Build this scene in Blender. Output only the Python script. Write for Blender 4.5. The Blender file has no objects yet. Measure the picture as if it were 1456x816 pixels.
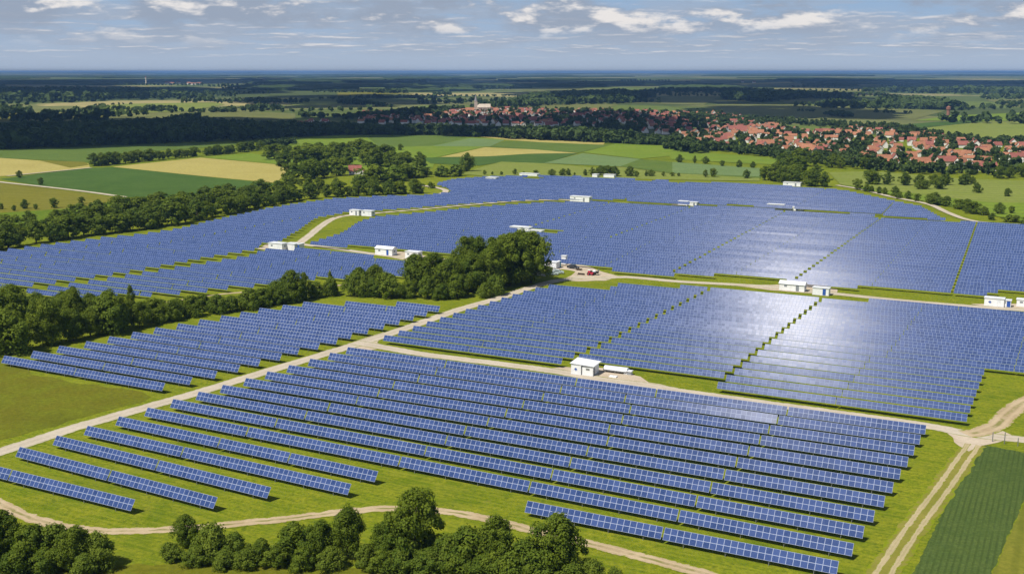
import bpy, math, random
import numpy as np
from mathutils import Vector, Matrix

R = math.radians
scene = bpy.context.scene
COL = scene.collection

# ------------------------------------------------------------------ camera, sky, sun, exposure
CAM_H = 70.0
FPX, CX, CY, YH = 1580.0, 728.0, 408.0, 102.0          # focal length and horizon of the 1456 px wide photograph
PITCH = math.atan((CY - YH) / FPX)
cam_data = bpy.data.cameras.new("camera")
cam_data.sensor_width = 36.0
cam_data.lens = FPX / 1456.0 * 36.0
cam_data.clip_start = 1.0
cam_data.clip_end = 200000.0
cam = bpy.data.objects.new("camera", cam_data)
COL.objects.link(cam)
cam.location = (0, 0, CAM_H)
cam.rotation_euler = (R(90) - PITCH, 0, 0)
scene.camera = cam

SUN_DIR = Vector((-0.436, -0.361, 0.825)).normalized()   # towards the sun: behind the viewer's left shoulder
sun_data = bpy.data.lights.new("sun", "SUN")
sun_data.energy = 4.7
sun_data.angle = R(0.5)
sun_data.color = (1.0, 0.945, 0.85)
sun = bpy.data.objects.new("sun", sun_data)
COL.objects.link(sun)
sun.rotation_euler = SUN_DIR.to_track_quat("Z", "Y").to_euler()
sun.location = (0, 0, 400)

world = bpy.data.worlds.new("World")
scene.world = world
world.use_nodes = True
SKY_STRENGTH = 0.066


def build_world():
    nt = world.node_tree
    N, L = nt.nodes, nt.links
    N.clear()
    out = N.new("ShaderNodeOutputWorld")
    bg = N.new("ShaderNodeBackground")
    bg.inputs["Strength"].default_value = SKY_STRENGTH
    L.new(bg.outputs[0], out.inputs[0])
    sky = N.new("ShaderNodeTexSky")
    sky.sky_type = "NISHITA"
    sky.sun_disc = False
    sky.sun_elevation = math.asin(SUN_DIR.z)
    sky.sun_rotation = math.atan2(SUN_DIR.x, SUN_DIR.y)
    sky.air_density = 1.0
    sky.dust_density = 1.2
    sky.ozone_density = 2.0
    tc = N.new("ShaderNodeTexCoord")
    sep = N.new("ShaderNodeSeparateXYZ")
    L.new(tc.outputs["Generated"], sep.inputs[0])

    def math_(op, a, b=None, c=None):
        m = N.new("ShaderNodeMath")
        m.operation = op
        for i, v in enumerate((a, b, c)):
            if v is None:
                continue
            if isinstance(v, (int, float)):
                m.inputs[i].default_value = v
            else:
                L.new(v, m.inputs[i])
        return m.outputs[0]
    def deck(off):
        z = math_("ADD", math_("MAXIMUM", sep.outputs[2], 0.0), off)
        c = N.new("ShaderNodeCombineXYZ")
        L.new(math_("DIVIDE", sep.outputs[0], z), c.inputs[0])
        L.new(math_("DIVIDE", sep.outputs[1], z), c.inputs[1])
        return c.outputs[0]
    near, far = deck(0.30), deck(0.07)

    def noise(scale, detail, rough, off=(0, 0, 0), dist=0.0, vec=None):
        mp = N.new("ShaderNodeMapping")
        mp.inputs["Location"].default_value = off
        L.new(vec, mp.inputs[0])
        n = N.new("ShaderNodeTexNoise")
        n.inputs["Scale"].default_value = scale
        n.inputs["Detail"].default_value = detail
        n.inputs["Roughness"].default_value = rough
        n.inputs["Distortion"].default_value = dist
        L.new(mp.outputs[0], n.inputs["Vector"])
        return n.outputs["Fac"]

    def ramp(v, lo, hi):
        m = N.new("ShaderNodeMapRange")
        m.interpolation_type = "SMOOTHSTEP"
        m.inputs["From Min"].default_value = lo
        m.inputs["From Max"].default_value = hi
        L.new(v, m.inputs["Value"])
        return m.outputs[0]

    def mix(f, a, b):
        m = N.new("ShaderNodeMix")
        m.data_type = "RGBA"
        if isinstance(f, (int, float)):
            m.inputs[0].default_value = f
        else:
            L.new(f, m.inputs[0])
        for s, v in ((m.inputs[6], a), (m.inputs[7], b)):
            if isinstance(v, tuple):
                s.default_value = (*v, 1)
            else:
                L.new(v, s)
        return m.outputs[2]
    k = 1.0 / SKY_STRENGTH
    def scaled(v, f):
        up = N.new("ShaderNodeVectorMath")
        up.operation = "SCALE"
        up.inputs["Scale"].default_value = f
        L.new(v, up.inputs[0])
        return up.outputs[0]

    def clouds(vec, sc, off, lo, hi, step):
        a = noise(sc, 9.0, 0.60, off, 0.1, vec)
        b = noise(sc, 5.0, 0.56, off, 0.1, scaled(vec, step))          # the same deck a step higher: tells a cloud's lit top from its grey base
        d = math_("SUBTRACT", a, b)
        lit = math_("ADD", ramp(d, 0.015, 0.14), math_("MULTIPLY", ramp(a, 0.62, 0.80), 0.10))
        return ramp(a, lo, hi), math_("MINIMUM", lit, 1.0)
    c1, l1 = clouds(near, 3.9, (6.4, 4.35, 0), 0.40, 0.55, 0.968)
    c2, l2 = clouds(far, 1.15, (7.3, 2.9, 0), 0.38, 0.56, 0.985)
    grey, white = (0.275 * k, 0.325 * k, 0.415 * k), (0.74 * k, 0.705 * k, 0.68 * k)
    body1 = mix(l1, grey, white)
    body2 = mix(math_("MULTIPLY", l2, 0.75), (0.325 * k, 0.38 * k, 0.475 * k), white)
    e = sep.outputs[2]
    fade_high = math_("SUBTRACT", 1.0, ramp(e, 0.25, 0.6))
    c1 = math_("MULTIPLY", math_("MULTIPLY", c1, ramp(e, 0.018, 0.045)), math_("MULTIPLY", fade_high, 0.92))
    c2 = math_("MULTIPLY", math_("MULTIPLY", c2, ramp(e, 0.008, 0.022)), math_("MULTIPLY", math_("SUBTRACT", 1.0, ramp(e, 0.04, 0.08)), 0.85))
    low_sky = mix(ramp(e, 0.0, 0.075), (0.35 * k, 0.42 * k, 0.53 * k), (0.25 * k, 0.38 * k, 0.56 * k))
    hz = mix(ramp(sep.outputs[2], 0.12, 0.35), low_sky, sky.outputs[0])
    L.new(mix(c1, mix(c2, hz, body2), body1), bg.inputs["Color"])


build_world()
scene.view_settings.view_transform = "Standard"
scene.view_settings.look = "None"
scene.view_settings.gamma = 1.0
scene.view_settings.exposure = 0.22
scene.view_settings.use_curve_mapping = False
scene.cycles.use_denoising = True
scene.cycles.max_bounces = 6
scene.cycles.diffuse_bounces = 2
scene.cycles.glossy_bounces = 2
scene.cycles.transmission_bounces = 3
scene.cycles.volume_bounces = 0
scene.cycles.transparent_max_bounces = 8
scene.cycles.sample_clamp_indirect = 4.0

# ------------------------------------------------------------------ helpers: survey frame, meshes, objects
AZ = R(62.4)                                              # bearing of the panel rows
E1 = np.array((math.sin(AZ), -math.cos(AZ)))              # along a row, to the right
E2 = np.array((math.cos(AZ), math.sin(AZ)))               # across the rows, away
ROWZ = math.atan2(E1[1], E1[0])


def at(x, y, z=0.0):
    """Ground point (height z) seen at a pixel of the photograph."""
    dx, dy = x - CX, y - CY
    fw = FPX * math.cos(PITCH) - dy * math.sin(PITCH)
    dn = FPX * math.sin(PITCH) + dy * math.cos(PITCH)
    t = (CAM_H - z) / dn
    return np.array((dx * t, fw * t))


def xy(p, q):
    return E1 * p + E2 * q


def mpp(y):
    """Metres per photo pixel at the ground seen in photo line y."""
    f = at(CX, y)[1]
    return (f * math.cos(PITCH) + CAM_H * math.sin(PITCH)) / FPX


def mesh_from(name, V, F, mats=(), mi=None, uv=None, smooth=False):
    """V (n,3), F list of tuples or (m,4) array."""
    me = bpy.data.meshes.new(name)
    V = np.asarray(V, dtype=np.float32).reshape(-1, 3)
    if isinstance(F, np.ndarray) and F.ndim == 2:
        m, k = F.shape
        me.vertices.add(len(V))
        me.vertices.foreach_set("co", V.ravel())
        me.loops.add(m * k)
        me.loops.foreach_set("vertex_index", F.astype(np.int32).ravel())
        me.polygons.add(m)
        me.polygons.foreach_set("loop_start", np.arange(0, m * k, k, dtype=np.int32))
        me.update(calc_edges=True)
    else:
        me.from_pydata([tuple(map(float, v)) for v in V], [], [tuple(int(i) for i in f) for f in F])
    for m_ in mats:
        me.materials.append(m_)
    if mi is not None:
        me.polygons.foreach_set("material_index", np.asarray(mi, dtype=np.int32))
    if uv is not None:
        l = me.uv_layers.new(name="UVMap")
        l.data.foreach_set("uv", np.asarray(uv, dtype=np.float32).ravel())
    me.polygons.foreach_set("use_smooth", np.full(len(me.polygons), bool(smooth)))
    me.update()
    return me


def link(name, data, parent=None, loc=None, rz=None, **props):
    o = bpy.data.objects.new(name, data)
    COL.objects.link(o)
    if parent is not None:
        o.parent = parent
    if loc is not None:
        o.location = loc
    if rz is not None:
        o.rotation_euler = (0, 0, rz)
    for k, v in props.items():
        if v is not None:
            o[k] = v
    return o


def thing(name, label, category, loc=(0, 0, 0), rz=0.0, group=None):
    return link(name, None, None, loc, rz, label=label, category=category, group=group)


def copy_tree(o, parent=None):
    c = o.copy()
    COL.objects.link(c)
    if parent is not None:
        c.parent = parent
    for ch in list(o.children):
        copy_tree(ch, c)
    return c


class MB:
    """Collects boxes, bars, prisms into one mesh."""

    def __init__(self):
        self.V, self.F, self.M, self.U = [], [], [], []

    def add(self, V, F, m=0):
        b = len(self.V)
        self.V += [tuple(v) for v in V]
        self.F += [tuple(i + b for i in f) for f in F]
        self.M += [m] * len(F)
        return self

    def box(self, x0, x1, y0, y1, z0, z1, m=0):
        V = [(x0, y0, z0), (x1, y0, z0), (x1, y1, z0), (x0, y1, z0), (x0, y0, z1), (x1, y0, z1), (x1, y1, z1), (x0, y1, z1)]
        F = [(0, 3, 2, 1), (4, 5, 6, 7), (0, 1, 5, 4), (1, 2, 6, 5), (2, 3, 7, 6), (3, 0, 4, 7)]
        return self.add(V, F, m)

    def bar(self, a, b, w, m=0, n=4, w2=None):
        a, b = Vector(a), Vector(b)
        d = (b - a).normalized()
        u = d.cross(Vector((0, 0, 1)))
        if u.length < 1e-3:
            u = Vector((1, 0, 0))
        u.normalize()
        v = d.cross(u)
        w2 = w if w2 is None else w2
        V = []
        for c, ww in ((a, w), (b, w2)):
            for i in range(n):
                t = 2 * math.pi * (i + 0.5) / n
                V.append(c + u * math.cos(t) * ww + v * math.sin(t) * ww)
        F = [(i, (i + 1) % n, n + (i + 1) % n, n + i) for i in range(n)]
        F += [tuple(range(n - 1, -1, -1)), tuple(range(n, 2 * n))]
        return self.add(V, F, m)

    def cyl(self, c, r, z0, z1, n=12, m=0, r2=None):
        return self.bar((c[0], c[1], z0), (c[0], c[1], z1), r, m, n, r2)

    def gable(self, x0, x1, y0, y1, z0, z1, over=0.0, m=0, t=0.18):
        """Two roof slabs with a ridge along x."""
        yc = (y0 + y1) / 2
        s = (z1 - z0) / (yc - y0)
        xa, xb = x0 - over, x1 + over
        ya, yb = y0 - over, y1 + over
        ze = z0 - over * s
        V = [(xa, ya, ze), (xb, ya, ze), (xb, yc, z1), (xa, yc, z1), (xa, yb, ze), (xb, yb, ze),
             (xa, ya, ze + t), (xb, ya, ze + t), (xb, yc, z1 + t), (xa, yc, z1 + t), (xa, yb, ze + t), (xb, yb, ze + t)]
        F = [(6, 7, 8, 9), (9, 8, 11, 10), (0, 3, 2, 1), (3, 4, 5, 2), (0, 1, 7, 6), (4, 10, 11, 5),
             (1, 2, 8, 7), (2, 5, 11, 8), (0, 6, 9, 3), (3, 9, 10, 4)]
        return self.add(V, F, m)

    def house_body(self, x0, x1, y0, y1, z1, zr, m=0):
        yc = (y0 + y1) / 2
        V = [(x0, y0, 0), (x1, y0, 0), (x1, y1, 0), (x0, y1, 0), (x0, y0, z1), (x1, y0, z1), (x1, y1, z1), (x0, y1, z1), (x0, yc, zr), (x1, yc, zr)]
        F = [(0, 1, 5, 4), (2, 3, 7, 6), (1, 2, 6, 9, 5), (3, 0, 4, 8, 7), (0, 3, 2, 1)]
        return self.add(V, F, m)

    def mesh(self, name, mats, smooth=False):
        return mesh_from(name, self.V, self.F, mats, self.M, smooth=smooth)


# ------------------------------------------------------------------ materials
def mat(name):
    m = bpy.data.materials.new(name)
    m.use_nodes = True
    return m, m.node_tree.nodes, m.node_tree.links, m.node_tree.nodes["Principled BSDF"]


def _v(L, sock, v):
    if isinstance(v, (int, float)):
        sock.default_value = v
    elif isinstance(v, tuple):
        sock.default_value = (*v, 1) if len(v) == 3 else v
    else:
        L.new(v, sock)


def nmix(N, L, f, a, b, mode="MIX"):
    m = N.new("ShaderNodeMix")
    m.data_type = "RGBA"
    m.blend_type = mode
    _v(L, m.inputs[0], f)
    _v(L, m.inputs[6], a)
    _v(L, m.inputs[7], b)
    return m.outputs[2]


def nmath(N, L, op, a, b=None, c=None):
    m = N.new("ShaderNodeMath")
    m.operation = op
    for i, v in enumerate((a, b, c)):
        if v is not None:
            _v(L, m.inputs[i], v)
    return m.outputs[0]


def nrange(N, L, v, lo, hi, a=0.0, b=1.0):
    m = N.new("ShaderNodeMapRange")
    m.interpolation_type = "SMOOTHSTEP"
    _v(L, m.inputs["Value"], v)
    m.inputs["From Min"].default_value = lo
    m.inputs["From Max"].default_value = hi
    m.inputs["To Min"].default_value = a
    m.inputs["To Max"].default_value = b
    return m.outputs[0]


def npos(N):
    return N.new("ShaderNodeNewGeometry").outputs["Position"]


def nnoise(N, L, vec, scale, detail=3.0, rough=0.55, stretch=None, rot=0.0):
    n = N.new("ShaderNodeTexNoise")
    n.inputs["Scale"].default_value = scale
    n.inputs["Detail"].default_value = detail
    n.inputs["Roughness"].default_value = rough
    if stretch is not None or rot:
        mp = N.new("ShaderNodeMapping")
        mp.vector_type = "TEXTURE"
        if stretch:
            mp.inputs["Scale"].default_value = stretch
        mp.inputs["Rotation"].default_value = (0, 0, rot)
        L.new(vec, mp.inputs[0])
        vec = mp.outputs[0]
    L.new(vec, n.inputs["Vector"])
    return n.outputs["Fac"]


def simple(name, col, rough=0.6, metal=0.0, var=0.12, scale=1.5, spec=0.4):
    m, N, L, B = mat(name)
    tc = N.new("ShaderNodeTexCoord")
    f = nrange(N, L, nnoise(N, L, tc.outputs["Object"], scale, 4), 0.3, 0.7)
    d = tuple(max(0.0, c * (1 - var)) for c in col)
    u = tuple(min(1.0, c * (1 + var)) for c in col)
    L.new(nmix(N, L, f, d, u), B.inputs["Base Color"])
    B.inputs["Roughness"].default_value = rough
    B.inputs["Metallic"].default_value = metal
    B.inputs["Specular IOR Level"].default_value = spec
    return m


def grass_mat(name, c_dark, c_mid, c_light, big=0.02, mid=0.25, fine=1.6, rows=None, rowdir=0.0, bump=0.5, rowcol=None):
    """Meadow or crop: three colours mottled at three sizes; rows = spacing in metres of drill lines."""
    m, N, L, B = mat(name)
    P = npos(N)
    a = nrange(N, L, nnoise(N, L, P, big, 4, 0.6), 0.36, 0.64)
    b = nrange(N, L, nnoise(N, L, P, mid, 4, 0.62), 0.35, 0.68)
    c = nnoise(N, L, P, fine, 3, 0.7)
    col = nmix(N, L, a, c_dark, c_mid)
    col = nmix(N, L, nmath(N, L, "MULTIPLY", b, 0.75), col, c_light)
    col = nmix(N, L, nrange(N, L, c, 0.3, 0.7, 0.0, 0.55), col, tuple(v * 0.62 for v in c_dark))
    h = c
    if rows:
        sep = N.new("ShaderNodeSeparateXYZ")
        mp = N.new("ShaderNodeMapping")
        mp.inputs["Rotation"].default_value = (0, 0, -rowdir)
        L.new(P, mp.inputs[0])
        L.new(mp.outputs[0], sep.inputs[0])
        w = nmath(N, L, "SINE", nmath(N, L, "MULTIPLY", sep.outputs[1], 2 * math.pi / rows))
        wob = nnoise(N, L, P, 0.12, 2)
        st = nmath(N, L, "MULTIPLY", nrange(N, L, w, -0.2, 1.0), nrange(N, L, wob, 0.25, 0.7, 0.15, 0.6))
        col = nmix(N, L, st, col, rowcol or tuple(v * 0.7 for v in c_dark))
        h = nmath(N, L, "SUBTRACT", c, nmath(N, L, "MULTIPLY", st, 0.7))
    L.new(col, B.inputs["Base Color"])
    B.inputs["Roughness"].default_value = 0.95
    B.inputs["Specular IOR Level"].default_value = 0.1
    bp = N.new("ShaderNodeBump")
    bp.inputs["Strength"].default_value = bump
    bp.inputs["Distance"].default_value = 0.25
    L.new(h, bp.inputs["Height"])
    L.new(bp.outputs[0], B.inputs["Normal"])
    return m


G_FARM = ((0.104, 0.152, 0.004), (0.172, 0.214, 0.006), (0.250, 0.252, 0.013))
M_GROUND, N, L, B = mat("meadow_ground")
P_ = npos(N)
sp_ = N.new("ShaderNodeSeparateXYZ")
L.new(P_, sp_.inputs[0])
a_ = nrange(N, L, nnoise(N, L, P_, 0.030, 5, 0.6), 0.35, 0.65)
b_ = nrange(N, L, nnoise(N, L, P_, 0.22, 4, 0.65), 0.38, 0.68)
c_ = nnoise(N, L, P_, 1.3, 4, 0.75)
col_ = nmix(N, L, a_, G_FARM[0], G_FARM[1])
col_ = nmix(N, L, nmath(N, L, "MULTIPLY", b_, 0.7), col_, G_FARM[2])
col_ = nmix(N, L, nrange(N, L, c_, 0.34, 0.66, 0.0, 0.8), col_, (0.066, 0.105, 0.005))
# past the farm the open country is a patchwork of paler, duller meadows, stubble and scrub
vor = N.new("ShaderNodeTexVoronoi")
vor.inputs["Scale"].default_value = 1 / 420.0
mp_ = N.new("ShaderNodeMapping")
mp_.inputs["Scale"].default_value = (0.7, 1.0, 1.0)
mp_.inputs["Rotation"].default_value = (0, 0, 0.35)
nz_ = N.new("ShaderNodeTexNoise")
nz_.inputs["Scale"].default_value = 0.004
L.new(P_, nz_.inputs["Vector"])
ad_ = N.new("ShaderNodeVectorMath")
ad_.operation = "MULTIPLY_ADD"
L.new(nz_.outputs["Color"], ad_.inputs[0])
ad_.inputs[1].default_value = (260, 260, 0)
L.new(P_, ad_.inputs[2])
L.new(ad_.outputs[0], mp_.inputs[0])
L.new(mp_.outputs[0], vor.inputs["Vector"])
wn_ = N.new("ShaderNodeSeparateColor")
L.new(vor.outputs["Color"], wn_.inputs[0])
far_ = N.new("ShaderNodeValToRGB")
far_.color_ramp.interpolation = "CONSTANT"
els = far_.color_ramp.elements
els[0].position, els[0].color = 0.0, (0.090, 0.120, 0.026, 1)
els[1].position, els[1].color = 0.25, (0.165, 0.175, 0.055, 1)
for p_, c4 in ((0.42, (0.120, 0.160, 0.030, 1)), (0.60, (0.070, 0.095, 0.026, 1)), (0.74, (0.26, 0.235, 0.095, 1)), (0.84, (0.14, 0.15, 0.05, 1)), (0.94, (0.36, 0.31, 0.13, 1))):
    e = els.new(p_)
    e.color = c4
L.new(wn_.outputs[0], far_.inputs[0])
fcol_ = nmix(N, L, nrange(N, L, nnoise(N, L, P_, 0.02, 4), 0.3, 0.7, 0.0, 0.35), far_.outputs[0], (0.035, 0.055, 0.016))
col_ = nmix(N, L, nrange(N, L, sp_.outputs[1], 1180.0, 1300.0), col_, fcol_)
st_ = nrange(N, L, nnoise(N, L, P_, 1.0, 3, 0.6, (9.0, 0.8, 1.0), ROWZ), 0.35, 0.68, 0.0, 0.32)
nearf_ = nmath(N, L, "MULTIPLY", st_, nrange(N, L, sp_.outputs[1], 700.0, 900.0, 1.0, 0.0))
col_ = nmix(N, L, nearf_, col_, (0.30, 0.29, 0.03))
wd_ = nrange(N, L, nnoise(N, L, P_, 0.45, 5, 0.72), 0.57, 0.68, 0.0, 0.62)
col_ = nmix(N, L, nmath(N, L, "MULTIPLY", wd_, nrange(N, L, sp_.outputs[1], 700.0, 900.0, 1.0, 0.0)), col_, (0.050, 0.085, 0.006))
dr_ = nrange(N, L, nnoise(N, L, P_, 0.09, 6, 0.7), 0.64, 0.75, 0.0, 0.5)
col_ = nmix(N, L, nmath(N, L, "MULTIPLY", dr_, nrange(N, L, sp_.outputs[1], 700.0, 900.0, 1.0, 0.0)), col_, (0.27, 0.22, 0.05))
L.new(col_, B.inputs["Base Color"])
B.inputs["Roughness"].default_value = 0.95
B.inputs["Specular IOR Level"].default_value = 0.1
bp_ = N.new("ShaderNodeBump")
bp_.inputs["Strength"].default_value = 0.6
bp_.inputs["Distance"].default_value = 0.3
L.new(c_, bp_.inputs["Height"])
L.new(bp_.outputs[0], B.inputs["Normal"])

M_BROWN = grass_mat("dry_meadow", (0.105, 0.118, 0.008), (0.150, 0.142, 0.011), (0.150, 0.175, 0.010), 0.025, 0.14, 1.0)
M_LUSH = grass_mat("lush_grass", (0.085, 0.150, 0.008), (0.115, 0.185, 0.010), (0.16, 0.20, 0.015), 0.03, 0.3, 1.2)
M_CROP = grass_mat("dark_crop", (0.056, 0.092, 0.020), (0.078, 0.120, 0.028), (0.096, 0.135, 0.032), 0.03, 0.35, 1.7, rows=0.85, rowdir=R(63), bump=0.8)
M_VERGE = grass_mat("mown_verge", (0.14, 0.16, 0.018), (0.18, 0.18, 0.022), (0.22, 0.21, 0.03), 0.05, 0.3, 1.2, rows=2.6, rowdir=R(63))
M_F_OLIVE = grass_mat("olive_field", (0.150, 0.150, 0.012), (0.185, 0.175, 0.018), (0.20, 0.19, 0.03), 0.01, 0.06, 0.5, rows=9, rowdir=R(15))
M_F_GREEN = grass_mat("green_field", (0.052, 0.105, 0.016), (0.066, 0.128, 0.022), (0.085, 0.145, 0.026), 0.008, 0.05, 0.4, rows=8, rowdir=R(8))
M_F_MID = grass_mat("mid_green_field", (0.090, 0.145, 0.022), (0.110, 0.170, 0.028), (0.13, 0.18, 0.035), 0.008, 0.05, 0.4, rows=12, rowdir=R(-6))
M_F_PALE = grass_mat("pale_green_field", (0.135, 0.205, 0.070), (0.150, 0.225, 0.080), (0.17, 0.235, 0.09), 0.008, 0.05, 0.4, rows=10, rowdir=R(-12))
M_F_WHEAT = grass_mat("wheat_field", (0.350, 0.300, 0.080), (0.400, 0.345, 0.098), (0.43, 0.37, 0.12), 0.008, 0.05, 0.4, rows=14, rowdir=R(4), rowcol=(0.33, 0.29, 0.10))
M_F_BRIGHT = grass_mat("bright_green_field", (0.140, 0.215, 0.018), (0.170, 0.250, 0.020), (0.20, 0.255, 0.03), 0.008, 0.05, 0.4, rows=11, rowdir=R(20))
M_F_LIME = grass_mat("lime_field", (0.175, 0.220, 0.035), (0.205, 0.245, 0.045), (0.225, 0.25, 0.06), 0.008, 0.05, 0.4, rows=12, rowdir=R(-18))
M_F_DULL = grass_mat("dull_meadow", (0.125, 0.142, 0.036), (0.150, 0.163, 0.044), (0.17, 0.172, 0.06), 0.005, 0.03, 0.2)


def gravel(name, c1, c2, edge, centre=0.0):
    """Gravel with wheel lanes; grass creeps in from both edges (UV v = 0..1 across)."""
    m, N, L, B = mat(name)
    P = npos(N)
    uv = N.new("ShaderNodeUVMap")
    sep = N.new("ShaderNodeSeparateXYZ")
    L.new(uv.outputs[0], sep.inputs[0])
    d = nmath(N, L, "ABSOLUTE", nmath(N, L, "SUBTRACT", sep.outputs[1], 0.5))
    n1 = nrange(N, L, nnoise(N, L, P, 0.12, 4, 0.6), 0.35, 0.65)
    n2 = nnoise(N, L, P, 1.1, 4, 0.7)
    col = nmix(N, L, n1, c1, c2)
    col = nmix(N, L, nrange(N, L, n2, 0.35, 0.75, 0.0, 0.35), col, tuple(v * 0.6 for v in c1))
    lane = nmath(N, L, "MULTIPLY", nrange(N, L, nmath(N, L, "ABSOLUTE", nmath(N, L, "SUBTRACT", d, 0.22)), 0.02, 0.12, 1.0, 0.0), 0.35)
    col = nmix(N, L, lane, col, tuple(min(1, v * 1.12) for v in c2))
    e = nmath(N, L, "ADD", d, nmath(N, L, "MULTIPLY", nmath(N, L, "SUBTRACT", nnoise(N, L, P, 0.7, 4, 0.7), 0.5), edge))
    col = nmix(N, L, nrange(N, L, e, 0.40, 0.50), col, G_FARM[1])
    if centre:
        cs = nmath(N, L, "MULTIPLY", nrange(N, L, d, 0.05, 0.15, 1.0, 0.0), nrange(N, L, nnoise(N, L, P, 0.16, 4, 0.65), 0.42, 0.60, 0.0, centre))
        col = nmix(N, L, cs, col, (0.155, 0.165, 0.03))
    L.new(col, B.inputs["Base Color"])
    B.inputs["Roughness"].default_value = 0.95
    B.inputs["Specular IOR Level"].default_value = 0.1
    bp = N.new("ShaderNodeBump")
    bp.inputs["Strength"].default_value = 0.4
    bp.inputs["Distance"].default_value = 0.1
    L.new(n2, bp.inputs["Height"])
    L.new(bp.outputs[0], B.inputs["Normal"])
    return m


M_ROAD = gravel("gravel_road", (0.42, 0.365, 0.28), (0.49, 0.43, 0.34), 0.30)
M_DIRT = gravel("dirt_track", (0.37, 0.285, 0.17), (0.46, 0.365, 0.235), 0.62, 0.8)
M_RUT = gravel("grassy_wheel_rut", (0.34, 0.29, 0.15), (0.43, 0.355, 0.21), 1.0)
M_STRIP = gravel("dry_grass_lane", (0.185, 0.185, 0.028), (0.235, 0.215, 0.045), 0.9)
M_PAD = gravel("gravel_yard", (0.45, 0.37, 0.27), (0.52, 0.44, 0.34), 0.0)


def panel_mat(name, wide, line_col):
    m, N, L, B = mat(name)
    uv = N.new("ShaderNodeUVMap")
    sep = N.new("ShaderNodeSeparateXYZ")
    L.new(uv.outputs[0], sep.inputs[0])

    def line(s, w):
        f = nmath(N, L, "FRACT", s)
        d = nmath(N, L, "MINIMUM", f, nmath(N, L, "SUBTRACT", 1.0, f))
        return nmath(N, L, "LESS_THAN", d, w)
    frame = nmath(N, L, "MAXIMUM", line(sep.outputs[0], 0.038 * wide), line(sep.outputs[1], 0.042 * wide))
    cell = nmath(N, L, "MAXIMUM", line(nmath(N, L, "MULTIPLY", sep.outputs[0], 6.0), 0.05), line(nmath(N, L, "MULTIPLY", sep.outputs[1], 6.0), 0.05))
    fl = N.new("ShaderNodeVectorMath")
    fl.operation = "FLOOR"
    L.new(uv.outputs[0], fl.inputs[0])
    oi = N.new("ShaderNodeObjectInfo")
    ad = N.new("ShaderNodeVectorMath")
    ad.operation = "ADD"
    L.new(fl.outputs[0], ad.inputs[0])
    cb = N.new("ShaderNodeCombineXYZ")
    L.new(nmath(N, L, "MULTIPLY", oi.outputs["Random"], 97.0), cb.inputs[2])
    L.new(cb.outputs[0], ad.inputs[1])
    wn = N.new("ShaderNodeTexWhiteNoise")
    L.new(ad.outputs[0], wn.inputs["Vector"])
    col = nmix(N, L, wn.outputs["Value"], (0.018, 0.042, 0.138), (0.040, 0.072, 0.205))
    pt = nnoise(N, L, npos(N), 2.2, 4, 0.7)
    col = nmix(N, L, nrange(N, L, pt, 0.4, 0.7, 0.0, 0.35), col, (0.062, 0.096, 0.235))
    col = nmix(N, L, nmath(N, L, "MULTIPLY", cell, 0.22), col, (0.20, 0.25, 0.42))
    col = nmix(N, L, frame, col, line_col)
    L.new(col, B.inputs["Base Color"])
    B.inputs["Roughness"].default_value = 0.17
    L.new(nmath(N, L, "ADD", 0.19, nmath(N, L, "MULTIPLY", frame, 0.3)), B.inputs["Roughness"])
    B.inputs["Specular IOR Level"].default_value = 0.027
    # each module sits a fraction of a degree off its neighbours
    nm = N.new("ShaderNodeNewGeometry")
    wv = N.new("ShaderNodeVectorMath")
    wv.operation = "MULTIPLY_ADD"
    L.new(wn.outputs["Color"], wv.inputs[0])
    wv.inputs[1].default_value = (0.006, 0.006, 0.006)
    L.new(nm.outputs["Normal"], wv.inputs[2])
    of = N.new("ShaderNodeVectorMath")
    of.operation = "ADD"
    L.new(wv.outputs[0], of.inputs[0])
    of.inputs[1].default_value = (-0.003, -0.003, -0.003)
    no = N.new("ShaderNodeVectorMath")
    no.operation = "NORMALIZE"
    L.new(of.outputs[0], no.inputs[0])
    L.new(no.outputs[0], B.inputs["Normal"])
    return m


M_MOD = panel_mat("solar_modules", 1.0, (0.31, 0.355, 0.48))
M_MOD_BACK = panel_mat("smaller_solar_modules", 0.85, (0.23, 0.285, 0.42))
M_ALU = simple("aluminium_frame", (0.55, 0.57, 0.60), 0.4, 0.6)
M_BACK = simple("module_backsheet", (0.06, 0.065, 0.075), 0.7)
M_STEEL = simple("galvanised_steel", (0.30, 0.31, 0.32), 0.5, 0.7)
M_WHITE = simple("white_cladding", (0.76, 0.77, 0.78), 0.5, 0, 0.06, 0.8)
M_WROOF = simple("pale_sheet_roof", (0.70, 0.72, 0.75), 0.35, 0, 0.08, 0.7)
M_GREY = simple("grey_steel_door", (0.22, 0.24, 0.27), 0.5)
M_BLUE = simple("blue_paint", (0.03, 0.09, 0.36), 0.4)
M_TEAL = simple("teal_plastic", (0.02, 0.30, 0.40), 0.35)
M_DARK = simple("dark_glass", (0.03, 0.035, 0.045), 0.15, 0, 0.1, 1, 0.6)
M_RED = simple("red_paint", (0.55, 0.03, 0.07), 0.35)
M_BLACK = simple("black_rubber", (0.025, 0.025, 0.025), 0.8)
M_CONC = simple("concrete_slab", (0.42, 0.40, 0.36), 0.9)
M_BARK = simple("bark", (0.075, 0.055, 0.038), 0.95, 0, 0.35, 2.5)
M_WALLW = simple("white_render", (0.74, 0.72, 0.68), 0.9, 0, 0.08, 0.4)
M_WALLC = simple("cream_render", (0.66, 0.58, 0.45), 0.9, 0, 0.08, 0.4)
M_STONE = simple("church_stone", (0.50, 0.42, 0.34), 0.9, 0, 0.18, 0.3)
M_SPIRE = simple("spire_slate", (0.26, 0.25, 0.25), 0.7, 0, 0.15, 0.4)


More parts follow.
